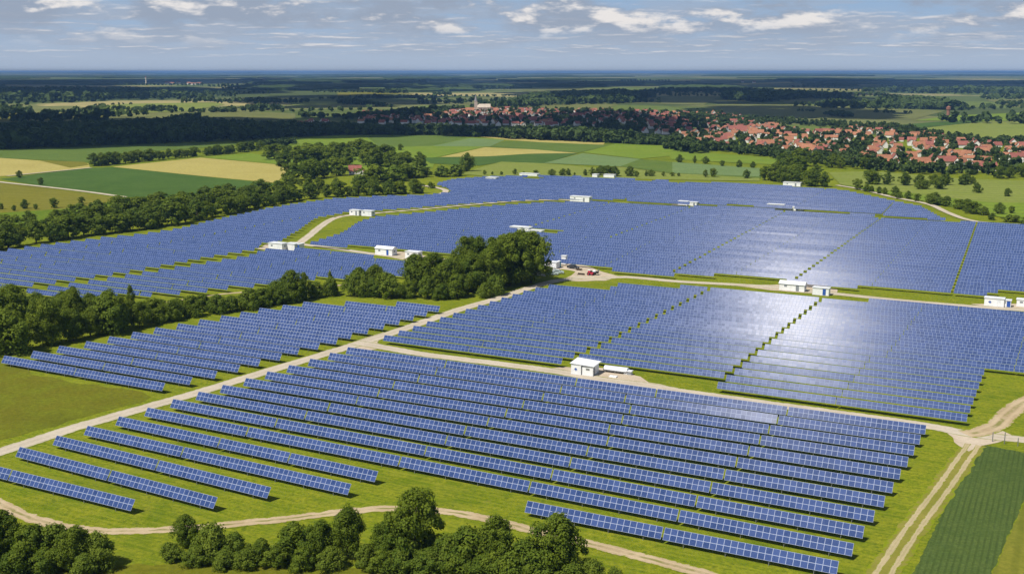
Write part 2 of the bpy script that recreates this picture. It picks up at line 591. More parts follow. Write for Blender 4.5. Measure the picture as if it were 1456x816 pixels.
def tiles(name, c1, c2):
    m, N, L, B = mat(name)
    tc = N.new("ShaderNodeTexCoord")
    oi = N.new("ShaderNodeObjectInfo")
    a = nrange(N, L, nnoise(N, L, tc.outputs["Object"], 0.5, 4, 0.7), 0.3, 0.7)
    col = nmix(N, L, a, c1, c2)
    col = nmix(N, L, nmath(N, L, "MULTIPLY", oi.outputs["Random"], 0.45), col, tuple(v * 0.55 for v in c1))
    L.new(col, B.inputs["Base Color"])
    B.inputs["Roughness"].default_value = 0.85
    return m


M_TILE_O = tiles("orange_roof_tiles", (0.30, 0.115, 0.055), (0.40, 0.185, 0.10))
M_TILE_R = tiles("red_roof_tiles", (0.24, 0.070, 0.052), (0.33, 0.120, 0.085))
M_TILE_B = tiles("brown_roof_tiles", (0.26, 0.105, 0.060), (0.34, 0.15, 0.09))


def leaf_mat(name, dark, light, trans=0.22):
    m, N, L, B = mat(name)
    oi = N.new("ShaderNodeObjectInfo")
    at_ = N.new("ShaderNodeAttribute")
    at_.attribute_name = "tint"
    f = nmath(N, L, "ADD", nmath(N, L, "MULTIPLY", at_.outputs["Fac"], 0.62), nmath(N, L, "MULTIPLY", oi.outputs["Random"], 0.38))
    col = nmix(N, L, f, dark, light)
    L.new(col, B.inputs["Base Color"])
    B.inputs["Roughness"].default_value = 0.75
    B.inputs["Specular IOR Level"].default_value = 0.18
    tr = N.new("ShaderNodeBsdfTranslucent")
    L.new(nmix(N, L, 1.0, col, (1.15, 1.25, 0.5), "MULTIPLY"), tr.inputs[0])
    mx = N.new("ShaderNodeMixShader")
    mx.inputs[0].default_value = trans
    L.new(B.outputs[0], mx.inputs[1])
    L.new(tr.outputs[0], mx.inputs[2])
    L.new(mx.outputs[0], N["Material Output"].inputs[0])
    return m


M_LEAF = leaf_mat("broad_leaves", (0.058, 0.104, 0.008), (0.180, 0.225, 0.016), 0.34)
M_LEAF_D = leaf_mat("dark_leaves", (0.052, 0.096, 0.009), (0.155, 0.198, 0.017), 0.32)
M_LEAF_L = leaf_mat("light_leaves", (0.075, 0.125, 0.010), (0.180, 0.225, 0.022), 0.32)
M_LEAF_F = leaf_mat("far_leaves", (0.030, 0.056, 0.012), (0.072, 0.108, 0.020), 0.14)

# ------------------------------------------------------------------ setting: ground, hills, haze, clouds
def grid_lines(lim0, lim1, near):
    s = [0.0]
    st = near
    while s[-1] < max(abs(lim0), lim1):
        s.append(s[-1] + st)
        st *= 1.35
    s = np.array(s)
    a = np.concatenate([-s[:0:-1], s])
    a = a[(a > lim0) & (a < lim1)]
    return np.concatenate([[lim0], a, [lim1]])


def height_far(X, Y):
    r = np.hypot(X, Y)
    t = np.clip((r - 9000) / 26000, 0, 1)
    h = 26 * np.sin(X / 5200 + 1.2) * np.sin(Y / 9000 + 0.4) + 16 * np.sin(X / 2300 + Y / 5200 + 2.0) + 9 * np.sin(X / 1130 - Y / 1900) + 18
    return np.minimum(t * np.maximum(h + 14, 0) * 0.75, 52.0)


gx = grid_lines(-46000.0, 46000.0, 150.0)
gy = np.concatenate([[-3000.0, -1200.0, -500.0, -200.0], np.arange(0, 1500, 150.0), 1500 * 1.09 ** np.arange(0, 40)])
gy = gy[gy < 46000]
GX, GY = np.meshgrid(gx, gy)
GZ = height_far(GX, GY)
nx = len(gx)
ny = len(gy)
idx = np.arange(nx * ny).reshape(ny, nx)
Fg = np.stack([idx[:-1, :-1], idx[:-1, 1:], idx[1:, 1:], idx[1:, :-1]], -1).reshape(-1, 4)
link("ground", mesh_from("ground", np.stack([GX, GY, GZ], -1).reshape(-1, 3), Fg, [M_GROUND]), kind="structure")


def sheet(name, ring, z, m, jitter=0.0, step=None, seed=0):
    """A thin flat sheet on the ground bounded by RING (ground points)."""
    rng = random.Random(seed)
    pts = [np.array(p) for p in ring]
    if step:
        o = []
        for i, p in enumerate(pts):
            q = pts[(i + 1) % len(pts)]
            n = max(1, int(np.linalg.norm(q - p) / step))
            for k in range(n):
                s = p + (q - p) * k / n
                o.append(s + np.array((rng.uniform(-1, 1), rng.uniform(-1, 1))) * jitter)
        pts = o
    import mathutils.geometry as mg
    vs = [Vector((p[0], p[1], 0)) for p in pts]
    tri = mg.tessellate_polygon([vs])
    V = [(p[0], p[1], z) for p in pts]
    F = []
    for t in tri:
        a, b, c = (vs[i] for i in t)
        F.append(tuple(t) if (b - a).cross(c - a).z > 0 else tuple(t[::-1]))
    uv = np.full((len(F) * 3, 2), 0.5, dtype=np.float32)
    return link(name, mesh_from(name, V, F, [m], uv=uv), kind="structure")


def px(*pts):
    return [at(*p) for p in pts]


def smooth_line(pts, step):
    """Catmull-Rom through ground points, resampled."""
    P = [np.array(p) for p in pts]
    P = [2 * P[0] - P[1]] + P + [2 * P[-1] - P[-2]]
    out = []
    for i in range(1, len(P) - 2):
        n = max(2, int(np.linalg.norm(P[i + 1] - P[i]) / step))
        for k in range(n):
            t = k / n
            a, b, c, d = P[i - 1:i + 3]
            out.append(0.5 * ((2 * b) + (c - a) * t + (2 * a - 5 * b + 4 * c - d) * t * t + (3 * b - a - 3 * c + d) * t ** 3))
    out.append(P[-2])
    return np.array(out)


def road(name, pts, width, z, m, jitter=0.12, step=3.0, seed=1, offset=0.0):
    rng = np.random.default_rng(seed)
    C = smooth_line(pts, step)
    T = np.gradient(C, axis=0)
    T /= np.linalg.norm(T, axis=1)[:, None] + 1e-9
    Nn = np.stack([-T[:, 1], T[:, 0]], -1)
    C = C + Nn * offset
    w = width / 2
    n = len(C)
    l = C + Nn * (w + rng.uniform(-1, 1, n) * jitter)[:, None]
    r = C - Nn * (w + rng.uniform(-1, 1, n) * jitter)[:, None]
    V = np.zeros((2 * n, 3))
    V[0::2, :2] = r
    V[1::2, :2] = l
    V[:, 2] = z
    F = np.array([(2 * i, 2 * i + 2, 2 * i + 3, 2 * i + 1) for i in range(n - 1)])
    s = np.concatenate([[0], np.cumsum(np.linalg.norm(np.diff(C, axis=0), axis=1))])
    uv = np.array([[(s[i], 0), (s[i + 1], 0), (s[i + 1], 1), (s[i], 1)] for i in range(n - 1)]).reshape(-1, 2)
    return link(name, mesh_from(name, V, F, [m], uv=uv), kind="structure")


# -- fields: near ones first
sheet("dry_meadow", px((-60, 512), (0, 506), (60, 535), (150, 550), (198, 558), (215, 566), (120, 594), (0, 626), (-80, 640)), 0.02, M_BROWN, 0.9, 3, 2)
sheet("crop_field", px((1384, 641), (1402, 633), (1470, 646), (1470, 680), (1403, 830), (1290, 830), (1322, 765)), 0.02, M_CROP, 0.18, 1.2, 3)
sheet("mown_verge", px((1471, 682), (1520, 700), (1520, 840), (1404, 832)), 0.025, M_VERGE, 0.2, 2, 4)
sheet("dry_meadow", px((-60, 800), (300, 803), (560, 806), (700, 812), (760, 840), (700, 900), (-100, 900)), 0.02, M_BROWN, 0.5, 2, 5)

FZ = [0.06]


def field(m, *pts, name="field"):
    FZ[0] += 0.012
    return sheet(name, px(*pts), FZ[0], m, 0.0)


field(M_F_OLIVE, (-60, 256), (0, 260), (60, 267), (175, 283), (110, 296), (0, 303), (-60, 308))
field(M_LUSH, (-60, 308), (0, 303), (110, 296), (175, 284), (215, 290), (100, 312), (0, 330), (-60, 335))
field(M_F_GREEN, (0, 255), (60, 247), (128, 239), (160, 238), (395, 262), (340, 280), (178, 281), (60, 265))
field(M_F_WHEAT, (160, 237.5), (285, 224.5), (415, 236), (393, 260.5), (280, 250))
field(M_F_WHEAT, (-60, 222), (0, 225), (60, 229), (126, 233), (128, 239), (20, 250), (-60, 254))
field(M_F_OLIVE, (55, 228.5), (120, 230.5), (127, 235), (100, 239))
field(M_F_MID, (-80, 214), (0, 214), (190, 206), (280, 204), (350, 205), (280, 211), (140, 221), (125, 231), (0, 225), (-80, 222))
field(M_F_BRIGHT, (288, 224), (358, 218.5), (420, 230), (412, 235.5))
field(M_F_BRIGHT, (408, 197), (520, 191), (720, 198), (690, 209), (620, 224), (615, 240), (410, 245))
field(M_F_MID, (520, 194), (640, 192.5), (666, 197), (615, 208), (540, 210))
field(M_F_PALE, (615, 208.2), (669, 196.8), (718, 199.6), (696, 209))
field(M_F_WHEAT, (676, 194.5), (725, 195), (862, 200.5), (858, 206.2), (800, 205), (722, 199.5))
field(M_F_MID, (696, 209.2), (720, 200.8), (852, 206.2), (870, 206.5), (823, 217.6))
field(M_F_WHEAT, (626, 224), (689, 210), (758, 213), (822, 218.3), (760, 219), (693, 222.9))
field(M_F_GREEN, (600, 225), (626, 224.2), (693, 223.1), (751, 219.2), (822, 218.5), (772, 233), (713, 231), (682, 236), (612, 233))
field(M_F_LIME, (655, 248), (690, 236.5), (713, 230.5), (775, 233), (850, 239.5), (885, 238), (950, 247), (1080, 252), (1080, 258), (700, 252))
field(M_F_PALE, (773, 232.5), (828, 218.5), (910, 226.8), (882, 237.5))
field(M_F_MID, (882, 237.2), (910, 226.9), (955, 231), (1081, 240), (1082, 254), (955, 247))
field(M_F_BRIGHT, (828, 217.2), (874, 205.5), (945, 209), (985, 219), (910, 226.6))
field(M_F_BRIGHT, (862, 201.5), (945, 205), (945, 209), (872, 205.3), (860, 204.5))
field(M_F_BRIGHT, (945, 213.5), (1090, 224.5), (1150, 230), (1120, 236), (955, 227))
field(M_F_PALE, (956, 231), (1082, 240), (1082, 252), (956, 246.5))
field(M_F_LIME, (1178, 246), (1238, 244), (1370, 255), (1520, 260), (1520, 290), (1400, 288), (1290, 275), (1195, 263))
field(M_F_BRIGHT, (1195, 263.2), (1290, 275.2), (1400, 288.2), (1520, 290.2), (1520, 330), (1400, 305), (1300, 284))
field(M_F_LIME, (1298, 184), (1402, 173.5), (1520, 175), (1520, 196), (1385, 198))
field(M_F_GREEN, (1275, 178.6), (1300, 183), (1402, 173), (1368, 172), (1330, 174))
field(M_F_BRIGHT, (1300, 172), (1351, 165), (1520, 158), (1520, 173), (1402, 172.5))
field(M_F_DULL, (1040, 150), (1180, 151), (1345, 158), (1300, 170), (1215, 170), (1090, 166))
field(M_F_DULL, (950, 152), (1080, 147), (1180, 151), (1040, 153))
field(M_F_LIME, (124, 153), (178, 148), (305, 146), (320, 149), (262, 159), (150, 163))
field(M_F_OLIVE, (-60, 162), (60, 162), (150, 163), (145, 170), (0, 173), (-60, 173))
field(M_F_DULL, (275, 162), (330, 158), (420, 162), (420, 170), (300, 172))
field(M_F_LIME, (405, 144), (470, 145), (500, 148), (420, 152))
field(M_F_OLIVE, (480, 132), (560, 131), (590, 134), (480, 137))
field(M_F_WHEAT, (663, 118.5), (765, 117.2), (762, 120), (680, 123.5))
field(M_F_DULL, (700, 152), (800, 147), (880, 149), (850, 158), (720, 160))
field(M_F_DULL, (900, 147), (960, 139), (1020, 139), (1000, 150))
field(M_F_WHEAT, (1040, 119.5), (1120, 116.5), (1130, 118.5), (1060, 121))
field(M_F_WHEAT, (1300, 113), (1358, 112), (1350, 115))
field(M_F_DULL, (1090, 140), (1150, 137), (1230, 143), (1120, 147))
field(M_F_OLIVE, (420, 123), (520, 120), (540, 124), (430, 127))
field(M_F_DULL, (1400, 142), (1520, 140), (1520, 152), (1440, 153))

# -- roads and tracks
road("gravel_road", px((-60, 660), (0, 642.5), (100, 610), (172, 589), (275, 560), (360, 534), (440, 510), (500, 491.5), (551, 475.5), (603, 457.5), (654, 440), (706, 425), (750, 410.5), (790, 399.5), (830, 394.5)), 4.6, 0.05, M_ROAD)
road("gravel_road", px((505, 487), (530, 491), (600, 503.5), (700, 516), (800, 529.5), (850, 539), (920, 548), (960, 555), (1100, 575), (1300, 602.5), (1380, 617), (1456, 625), (1540, 633)), 4.4, 0.056, M_ROAD, seed=2)
sheet("gravel_junction", px((470, 497), (512, 483), (545, 472), (537, 487), (548, 494), (520, 499), (490, 497)), 0.045, M_PAD, 0.2, 2, 7)
road("gravel_road", px((1372, 617), (1395, 614), (1418, 604), (1432, 590), (1456, 572), (1500, 556)), 4.6, 0.062, M_DIRT, seed=3)
sheet("dirt_junction", px((1345, 611), (1380, 613), (1408, 604), (1440, 618), (1420, 630), (1395, 634), (1378, 642), (1362, 634)), 0.047, M_PAD, 0.3, 2, 8)
road("dry_grass_strip", px((1384, 632), (1368, 655), (1340, 695), (1300, 748), (1258, 812), (1240, 840)), 4.4, 0.035, M_STRIP, 0.35, 1.5, seed=31)
for off in (-0.95, 0.95):
    road("wheel_rut", px((1384, 632), (1368, 655), (1340, 695), (1300, 748), (1258, 812), (1240, 840)), 0.95, 0.05, M_RUT, 0.10, 2.5, seed=4 + int(off), offset=off)
road("dirt_track", px((-40, 700), (0, 716), (40, 735), (90, 748), (150, 755), (250, 752), (350, 743), (440, 733.5), (530, 723.5), (600, 724), (660, 731), (700, 739), (760, 755), (850, 776), (930, 796), (1010, 818), (1060, 832)), 2.7, 0.05, M_DIRT, 0.2, 1.5, seed=6)
road("gravel_road", px((815, 394), (850, 396), (890, 394), (960, 400), (1040, 404.5), (1100, 408.5), (1180, 417), (1300, 429), (1400, 437), (1500, 444)), 4.4, 0.058, M_ROAD, seed=7)
sheet("gravel_yard", px((782, 388), (778, 372), (798, 372), (812, 376), (835, 378), (855, 386), (880, 393), (860, 399), (820, 400), (800, 398), (812, 392), (818, 386), (800, 383)), 0.045, M_PAD, 0.4, 3, 9)
sheet("gravel_yard", px((770, 524), (800, 522), (850, 522), (900, 533), (925, 543), (960, 552), (940, 553), (850, 540)), 0.046, M_PAD, 0.5, 2, 10)
sheet("gravel_yard", px((1035, 405), (1105, 405), (1190, 411), (1190, 420), (1100, 413)), 0.046, M_PAD, 0.3, 2, 11)
sheet("gravel_yard", px((1380, 432), (1456, 432), (1500, 440), (1420, 441)), 0.046, M_PAD, 0.3, 2, 12)
road("gravel_road", px((424, 347), (470, 352.5), (530, 361), (590, 368), (650, 375), (720, 383), (780, 392)), 4.0, 0.053, M_ROAD, seed=8)
sheet("gravel_yard", px((525, 360), (570, 358), (605, 364), (655, 372), (640, 378), (590, 373)), 0.046, M_PAD, 0.3, 2, 13)
road("gravel_road", px((422, 349), (440, 335), (456, 322), (472, 312), (490, 307), (530, 303.5), (600, 297.5), (690, 289.5), (760, 284.8), (840, 285)), 4.2, 0.055, M_ROAD, seed=9)
sheet("gravel_yard", px((366, 354), (380, 347), (425, 344), (432, 350), (405, 358)), 0.046, M_PAD, 0.3, 2, 14)
road("footpath", px((232, 431), (262, 426), (300, 420), (340, 416), (380, 412), (440, 410), (500, 404), (560, 401)), 2.0, 0.05, M_DIRT, seed=10)
road("gravel_road", px((1190, 264), (1225, 270), (1270, 281), (1320, 291), (1345, 302), (1375, 313), (1410, 318), (1500, 324)), 3.8, 0.30, M_ROAD, 0.1, 6, seed=11)
road("gravel_road", px((598, 264), (618, 267), (632, 270.5), (633, 274), (624, 277)), 4.0, 0.30, M_ROAD, 0.1, 4, seed=12)
road("gravel_road", px((-60, 252), (0, 259.5), (60, 266), (120, 273), (178, 281)), 4.0, 0.34, M_ROAD, 0.1, 5, seed=13)
road("gravel_road", px((10, 251), (70, 245), (130, 239)), 3.5, 0.34, M_ROAD, 0.1, 5, seed=14)
road("gravel_road", px((955, 292), (995, 292.5)), 3.5, 0.30, M_ROAD, 0.1, 5, seed=15)

# -- haze: one closed box of even thin air round everything below the clouds
hz = MB().box(-46400, 46400, -3100, 46400, -1.0, 84.0).mesh("haze", [])
M_HAZE = bpy.data.materials.new("haze_air")
M_HAZE.use_nodes = True
hn = M_HAZE.node_tree.nodes
hn.clear()
ho = hn.new("ShaderNodeOutputMaterial")
hv = hn.new("ShaderNodeVolumePrincipled")
hv.inputs["Density"].default_value = 6.0e-5
hv.inputs["Color"].default_value = (0.24, 0.48, 0.92, 1)
hv.inputs["Anisotropy"].default_value = 0.0
M_HAZE.node_tree.links.new(hv.outputs[0], ho.inputs["Volume"])
hz.materials.append(M_HAZE)
link("haze", hz, kind="stuff")

# -- the broken cumulus overhead: its shadow lies over the middle distance
M_CLOUD, N, L, B = mat("cloud_white")
B.inputs["Base Color"].default_value = (0.9, 0.9, 0.9, 1)
B.inputs["Roughness"].default_value = 1.0
tr_ = N.new("ShaderNodeBsdfTranslucent")
tr_.inputs[0].default_value = (0.9, 0.9, 0.92, 1)
mx_ = N.new("ShaderNodeMixShader")
mx_.inputs[0].default_value = 0.45
L.new(B.outputs[0], mx_.inputs[1])
L.new(tr_.outputs[0], mx_.inputs[2])
L.new(mx_.outputs[0], N["Material Output"].inputs[0])


def ico(sub):
    import bmesh
    bm = bmesh.new()
    bmesh.ops.create_icosphere(bm, subdivisions=sub, radius=1.0)
    V = np.array([v.co[:] for v in bm.verts])
    F = np.array([[v.index for v in f.verts] for f in bm.faces])
    bm.free()
    return V, F


ICO3 = ico(3)


def cloud(cx, cy, rx, ry, alt, n, seed, rot=0.0):
    """A cumulus whose shadow falls round the ground point (cx, cy)."""
    rng = np.random.default_rng(seed)
    ox, oy = cx + SUN_DIR.x / SUN_DIR.z * alt, cy + SUN_DIR.y / SUN_DIR.z * alt
    Vs, Fs, b = [], [], 0
    V0, F0 = ICO3
    for i in range(n):
        a, r = rng.uniform(0, 2 * math.pi), math.sqrt(rng.uniform(0, 1)) * 0.86
        x, y = math.cos(a) * r * rx, math.sin(a) * r * ry
        s = min(rx, ry) * rng.uniform(0.22, 0.46) * (1.15 - 0.5 * r)
        ph = rng.uniform(0, 6, 3)
        d = 1 + 0.10 * np.sin(V0[:, 0] * 5 + ph[0]) * np.sin(V0[:, 1] * 5 + ph[1]) + 0.06 * np.sin(V0[:, 2] * 11 + V0[:, 0] * 9 + ph[2])
        W = V0 * d[:, None] * s
        W[:, 2] = np.where(W[:, 2] < 0, W[:, 2] * 0.15, W[:, 2] * 0.6)
        c, sn = math.cos(rot), math.sin(rot)
        Vs.append(W + np.array((ox + x * c - y * sn, oy + x * sn + y * c, alt)))
        Fs.append(F0 + b)
        b += len(V0)
    link("cloud", mesh_from("cloud", np.concatenate(Vs), np.concatenate(Fs), [M_CLOUD], smooth=True), kind="stuff")


def shade(x0, x1, y0, y1, n, seed, alt=1100.0):
    """Shadow ellipse given by the photo lines it spans."""
    ya, yb = at(CX, y1)[1], at(CX, y0)[1]
    ym = (ya + yb) / 2
    xa, xb = at(x0, y1)[0] * ym / ya, at(x1, y1)[0] * ym / ya
    cloud((xa + xb) / 2, ym, (xb - xa) / 2 * 1.05, (yb - ya) / 2 * 1.05, alt, n, seed)


shade(-260, 480, 169, 208, 110, 1)
shade(370, 660, 164, 198, 80, 2)
shade(590, 830, 168, 197, 60, 12)
shade(745, 1010, 161, 196, 60, 22)
shade(980, 1250, 150, 171, 50, 3)
shade(330, 640, 134, 155, 50, 4, 1400)
shade(740, 1260, 128, 149, 60, 5, 1500)
shade(-300, 330, 126, 146, 70, 6, 1500)
shade(-300, 340, 113, 129, 80, 16, 2000)
shade(400, 900, 114, 130, 60, 7, 2100)
shade(880, 1560, 113, 131, 70, 8, 2100)

# ------------------------------------------------------------------ solar tables
TILT, SLOPE, ZTOP, MOD = R(55), 1.92, 2.36, 1.03
TC, TS = math.cos(TILT), math.sin(TILT)
Y_TOP, Y_BOT = SLOPE * TC * 0.5, -SLOPE * TC * 0.5
Z_BOT = ZTOP - SLOPE * TS
PN = np.array((0.0, -TS, TC))                              # the glass faces down-slope


def slab_arrays(L, slope=SLOPE):
    """Box of the module field, x from -L/2 to L/2: 8 corners (4 front, 4 back)."""
    t = 0.045
    yb, zb = Y_TOP - slope * TC, ZTOP - slope * TS
    fr = np.array([(-L / 2, yb, zb), (L / 2, yb, zb), (L / 2, Y_TOP, ZTOP), (-L / 2, Y_TOP, ZTOP)])
    return np.concatenate([fr, fr - PN * t])


SLAB_F = np.array([(0, 1, 2, 3), (7, 6, 5, 4), (0, 4, 5, 1), (1, 5, 6, 2), (2, 6, 7, 3), (3, 7, 4, 0)])
SLAB_M = [0, 2, 1, 1, 1, 1]


def slab_uv(n):
    uv = np.full((24, 2), 0.03, dtype=np.float32)
    uv[0:4] = ((0, 0), (n, 0), (n, 2), (0, 2))
    return uv


SLOPE_BACK = 1.60  # shortened slope behind, shaped so dark lines of shade show between rows
_tabs = {}


def table_meshes(n):
    """Module field, rails and posts of a table n modules long (front post, rear post)."""
    if n in _tabs:
        return _tabs[n]
    L = n * MOD
    panel = mesh_from("panel", slab_arrays(L), SLAB_F, [M_MOD, M_ALU, M_BACK], SLAB_M, slab_uv(n))
    rails = []
    for f in (0.24, 0.76):
        c = np.array((0, Y_BOT + (Y_TOP - Y_BOT) * f, Z_BOT + (ZTOP - Z_BOT) * f)) - PN * 0.085
        rails.append(MB().bar((-L / 2 + .05, c[1], c[2]), (L / 2 - .05, c[1], c[2]), 0.05).mesh("rail", [M_STEEL]))
    _tabs[n] = (panel, rails)
    return _tabs[n]


_slim = {}


def slim_mesh(n):
    """Table for the fields behind, slope cut short to open shaded gaps between rows."""
    if n not in _slim:
        _slim[n] = mesh_from("solar_table", slab_arrays(n * MOD, SLOPE_BACK), SLAB_F, [M_MOD_BACK, M_ALU, M_BACK], SLAB_M, slab_uv(n))
    return _slim[n]


def post_mesh(f):
    y = Y_BOT + (Y_TOP - Y_BOT) * f
    z = Z_BOT + (ZTOP - Z_BOT) * f - 0.11
    m = MB().box(-0.05, 0.05, y - 0.04, y + 0.04, -0.1, z)
    return m.mesh("post", [M_STEEL])


POSTS = [post_mesh(0.2), post_mesh(0.8)]
ORD = ("first second third fourth fifth sixth seventh eighth ninth tenth eleventh twelfth thirteenth fourteenth fifteenth sixteenth seventeenth eighteenth "
       "nineteenth twentieth").split()
TENS = {20: "twenty", 30: "thirty", 40: "forty", 50: "fifty", 60: "sixty"}


def ordinal(i):
    if i <= 20:
        return ORD[i - 1]
    t = i // 10 * 10
    return {30: "thirtieth", 40: "fortieth", 50: "fiftieth", 60: "sixtieth"}[i] if i % 10 == 0 else TENS[t] + "-" + ORD[i % 10 - 1]


rngT = random.Random(11)
ALL = []            # dicts: p0,q0,p1,q1,row,pos,block
# front field: every row with the ends and joints measured on the photograph
FRONT = [
    (0, 121.6, 121.4, [-190.0, -161.5, -132.3]),
    (1, 130.4, 128.3, [-170.6, -146.2, -121.2]),
    (2, 138.1, 135.8, [-169.9, -142.6, -116.4]),
    (3, 145.0, 143.2, [-169.4, -143.7, -105.5]),
    (4, 152.2, 150.2, [-168.6, -141.3, -124.3, -104.9]),
    (4, 150.3, 150.5, [-76.0, -52.9, -27.0]),
    (5, 159.2, 157.7, [-168.0, -141.0, -105.6, -79.4, -53.1, -26.3]),
    (6, 166.1, 164.8, [-167.7, -139.6, -104.5, -78.6, -52.5, -26.1]),
    (7, 172.8, 171.9, [-166.9, -137.5, -104.2, -78.3, -52.3, -25.8]),
    (8, 179.2, 179.0, [-165.9, -136.7, -103.9, -78.0, -52.1, -25.4]),
    (9, 186.0, 186.1, [-165.1, -134.4, -102.7, -76.9, -52.0, -25.2]),
    (10, 192.6, 193.2, [-164.5, -133.5, -102.2, -79.5, -51.8, -25.1]),
    (11, 199.4, 200.3, [-163.7, -134.1, -101.8, -79.5, -51.6, -24.9]),
    (12, 206.4, 207.3, [-162.9, -132.0, -100.6, -80.6, -51.7, -24.8]),
    (13, 213.4, 214.2, [-162.2, -131.6, -99.6, -84.5, -51.8, -24.7]),
    (14, 220.0, 221.0, [-161.7, -133.0, -99.0, -80.0, -51.5, -24.6]),
]
for row, qa, qb, cuts in FRONT:
    p0, p1 = cuts[0], cuts[-1]
    for i in range(len(cuts) - 1):
        a, b = cuts[i] + (0.16 if i else 0), cuts[i + 1] - (0.16 if i < len(cuts) - 2 else 0)
        f = lambda p: qa + (qb - qa) * (p - p0) / (p1 - p0)
        ALL.append(dict(p0=a, p1=b, q0=f(a), q1=f(b), row=row, block="front"))
LEFTB = [(-230.6, -205.8, -178.2), (-228.3, -203.7, -176.3), (-226.9, -201.3, -174.9), (-224.6, -200.0, -173.9), (-223.5, -199.3, -173.2),
         (-222.0, -198.2, -172.1), (-220.5, -197.6, -171.9), (-218.7, -196.2, -170.6), (-217.0, -195.7, -169.8), (-215.1, -194.8, -170.0),
         (-213.6, -193.4, -169.2), (-212.4, -192.2, -168.5), (-209.1, -192.0, -167.8), (-206.6, -191.3, -167.3), (-195.9, -181.0, -167.0), (-181.9, -166.8)]
for k, cuts in enumerate(LEFTB):
    q = 174.4 + 6.57 * k
    for i in range(len(cuts) - 1):
        ALL.append(dict(p0=cuts[i] + (0.14 if i else 0), p1=cuts[i + 1] - (0.14 if i < len(cuts) - 2 else 0), q0=q, q1=q, row=k, block="hedge"))


def clip_row(poly, q):
    xs = []
    n = len(poly)
    for i in range(n):
        (pa, qa), (pb, qb) = poly[i], poly[(i + 1) % n]
        if (qa - q) * (qb - q) < 0:
            xs.append(pa + (pb - pa) * (q - qa) / (qb - qa))
    xs.sort()
    return [(xs[i], xs[i + 1]) for i in range(0, len(xs) - 1, 2)]


def fill(block, poly, q0, pitch, joints=(), row0=0, length=26.8, edge=0.0, holes=(), rand=0.0):
    """Rows of tables across a field outline (p,q), broken at the joint lines [(f(q), gap)], round the holes (p0,p1,q0,q1)."""
    qmax = max(b for a, b in poly)
    k = 0
    while q0 + k * pitch < qmax:
        q = q0 + k * pitch
        for a, b in clip_row(poly, q + 0.01):
            a, b = a + edge, b - edge
            cuts = [(f(q), g) for f, g in joints if a + 3 < f(q) < b - 3]
            ends = [a] + sum([[c - g / 2, c + g / 2] for c, g in sorted(cuts)], []) + [b]
            for s, e in zip(ends[0::2], ends[1::2]):
                segs = [(s, e)]
                for h in holes:
                    if h[2] < q < h[3]:
                        o = []
                        for u, v in segs:
                            if h[1] <= u or h[0] >= v:
                                o.append((u, v))
                            else:
                                o += [(u, h[0])] if h[0] - u > 3 else []
                                o += [(h[1], v)] if v - h[1] > 3 else []
                        segs = o
                for u, v in segs:
                    if v - u < 4:
                        continue
                    n = max(1, round((v - u) / length))
                    w = (v - u) / n
                    for i in range(n):
                        dq = rngT.uniform(-rand, rand)
                        ALL.append(dict(p0=u + i * w + (0.08 if i else 0), p1=u + (i + 1) * w - (0.08 if i < n - 1 else 0), q0=q + dq, q1=q + dq, row=k + row0, block=block))
        k += 1


# middle field: left, centre and right thirds, whose rows do not quite line up
fill("middle", [(-161.0, 231), (-159.3, 259), (-157.6, 284), (-155.7, 309), (-151.7, 324.6), (-134.4, 324.7), (-134.4, 334.5), (-106.3, 339.5), (-106.4, 330), (-108.0, 260), (-109.6, 231)], 235.0, 6.43)
fill("middle", [(-107.7, 236), (-107.0, 260), (-105.4, 332), (-105.2, 342), (-71.0, 342), (-71.0, 236)], 240.9, 6.47)
fill("middle", [(-69.9, 230), (-69.9, 342.8), (-40, 345), (-13, 347.9), (20, 351), (45, 353), (45, 276), (-18.5, 276), (-18.2, 230)], 232.2, 6.56)
# the great field behind the cross road
HOLE_C = [(-222.5, -203.0, 424, 440)]
fill("great", [(-279.5, 356.6), (-255.6, 359), (-255.6, 362.4), (-234, 363), (-222, 362.2), (-186, 363), (-150.3, 363), (-144.5, 353.8), (-124.5, 355.6), (-124.5, 361.8), (-112.5, 362), (-112.5, 368), (-91, 368), (-86.5, 364.0), (-64.6, 364.8), (-64.6, 370.6), (-26.5, 371), (-22.5, 380.8), (60, 384),
                (70, 549), (-25.9, 549.6), (-60.4, 548), (-92, 548), (-92.0, 556), (-130, 552.5), (-150, 557), (-168, 556), (-191, 546), (-226, 547.6), (-256, 531), (-276, 500), (-291, 463), (-302.5, 440), (-300, 421), (-284, 384)], 358.4, 6.55,
     [(lambda q: -82.5 - 0.0105 * (q - 363) * 1.0 - 3.2, 1.15), (lambda q: -126.5 - 0.041 * (q - 355), 1.1), (lambda q: -36 - 0.052 * (q - 363), 0.9), (lambda q: -223 - 0.03 * (q - 449) if q > 440 else 999, 1.0),
      (lambda q: -176 - 0.03 * (q - 363) if q > 430 else 999, 0.8)], holes=HOLE_C, rand=0.25)
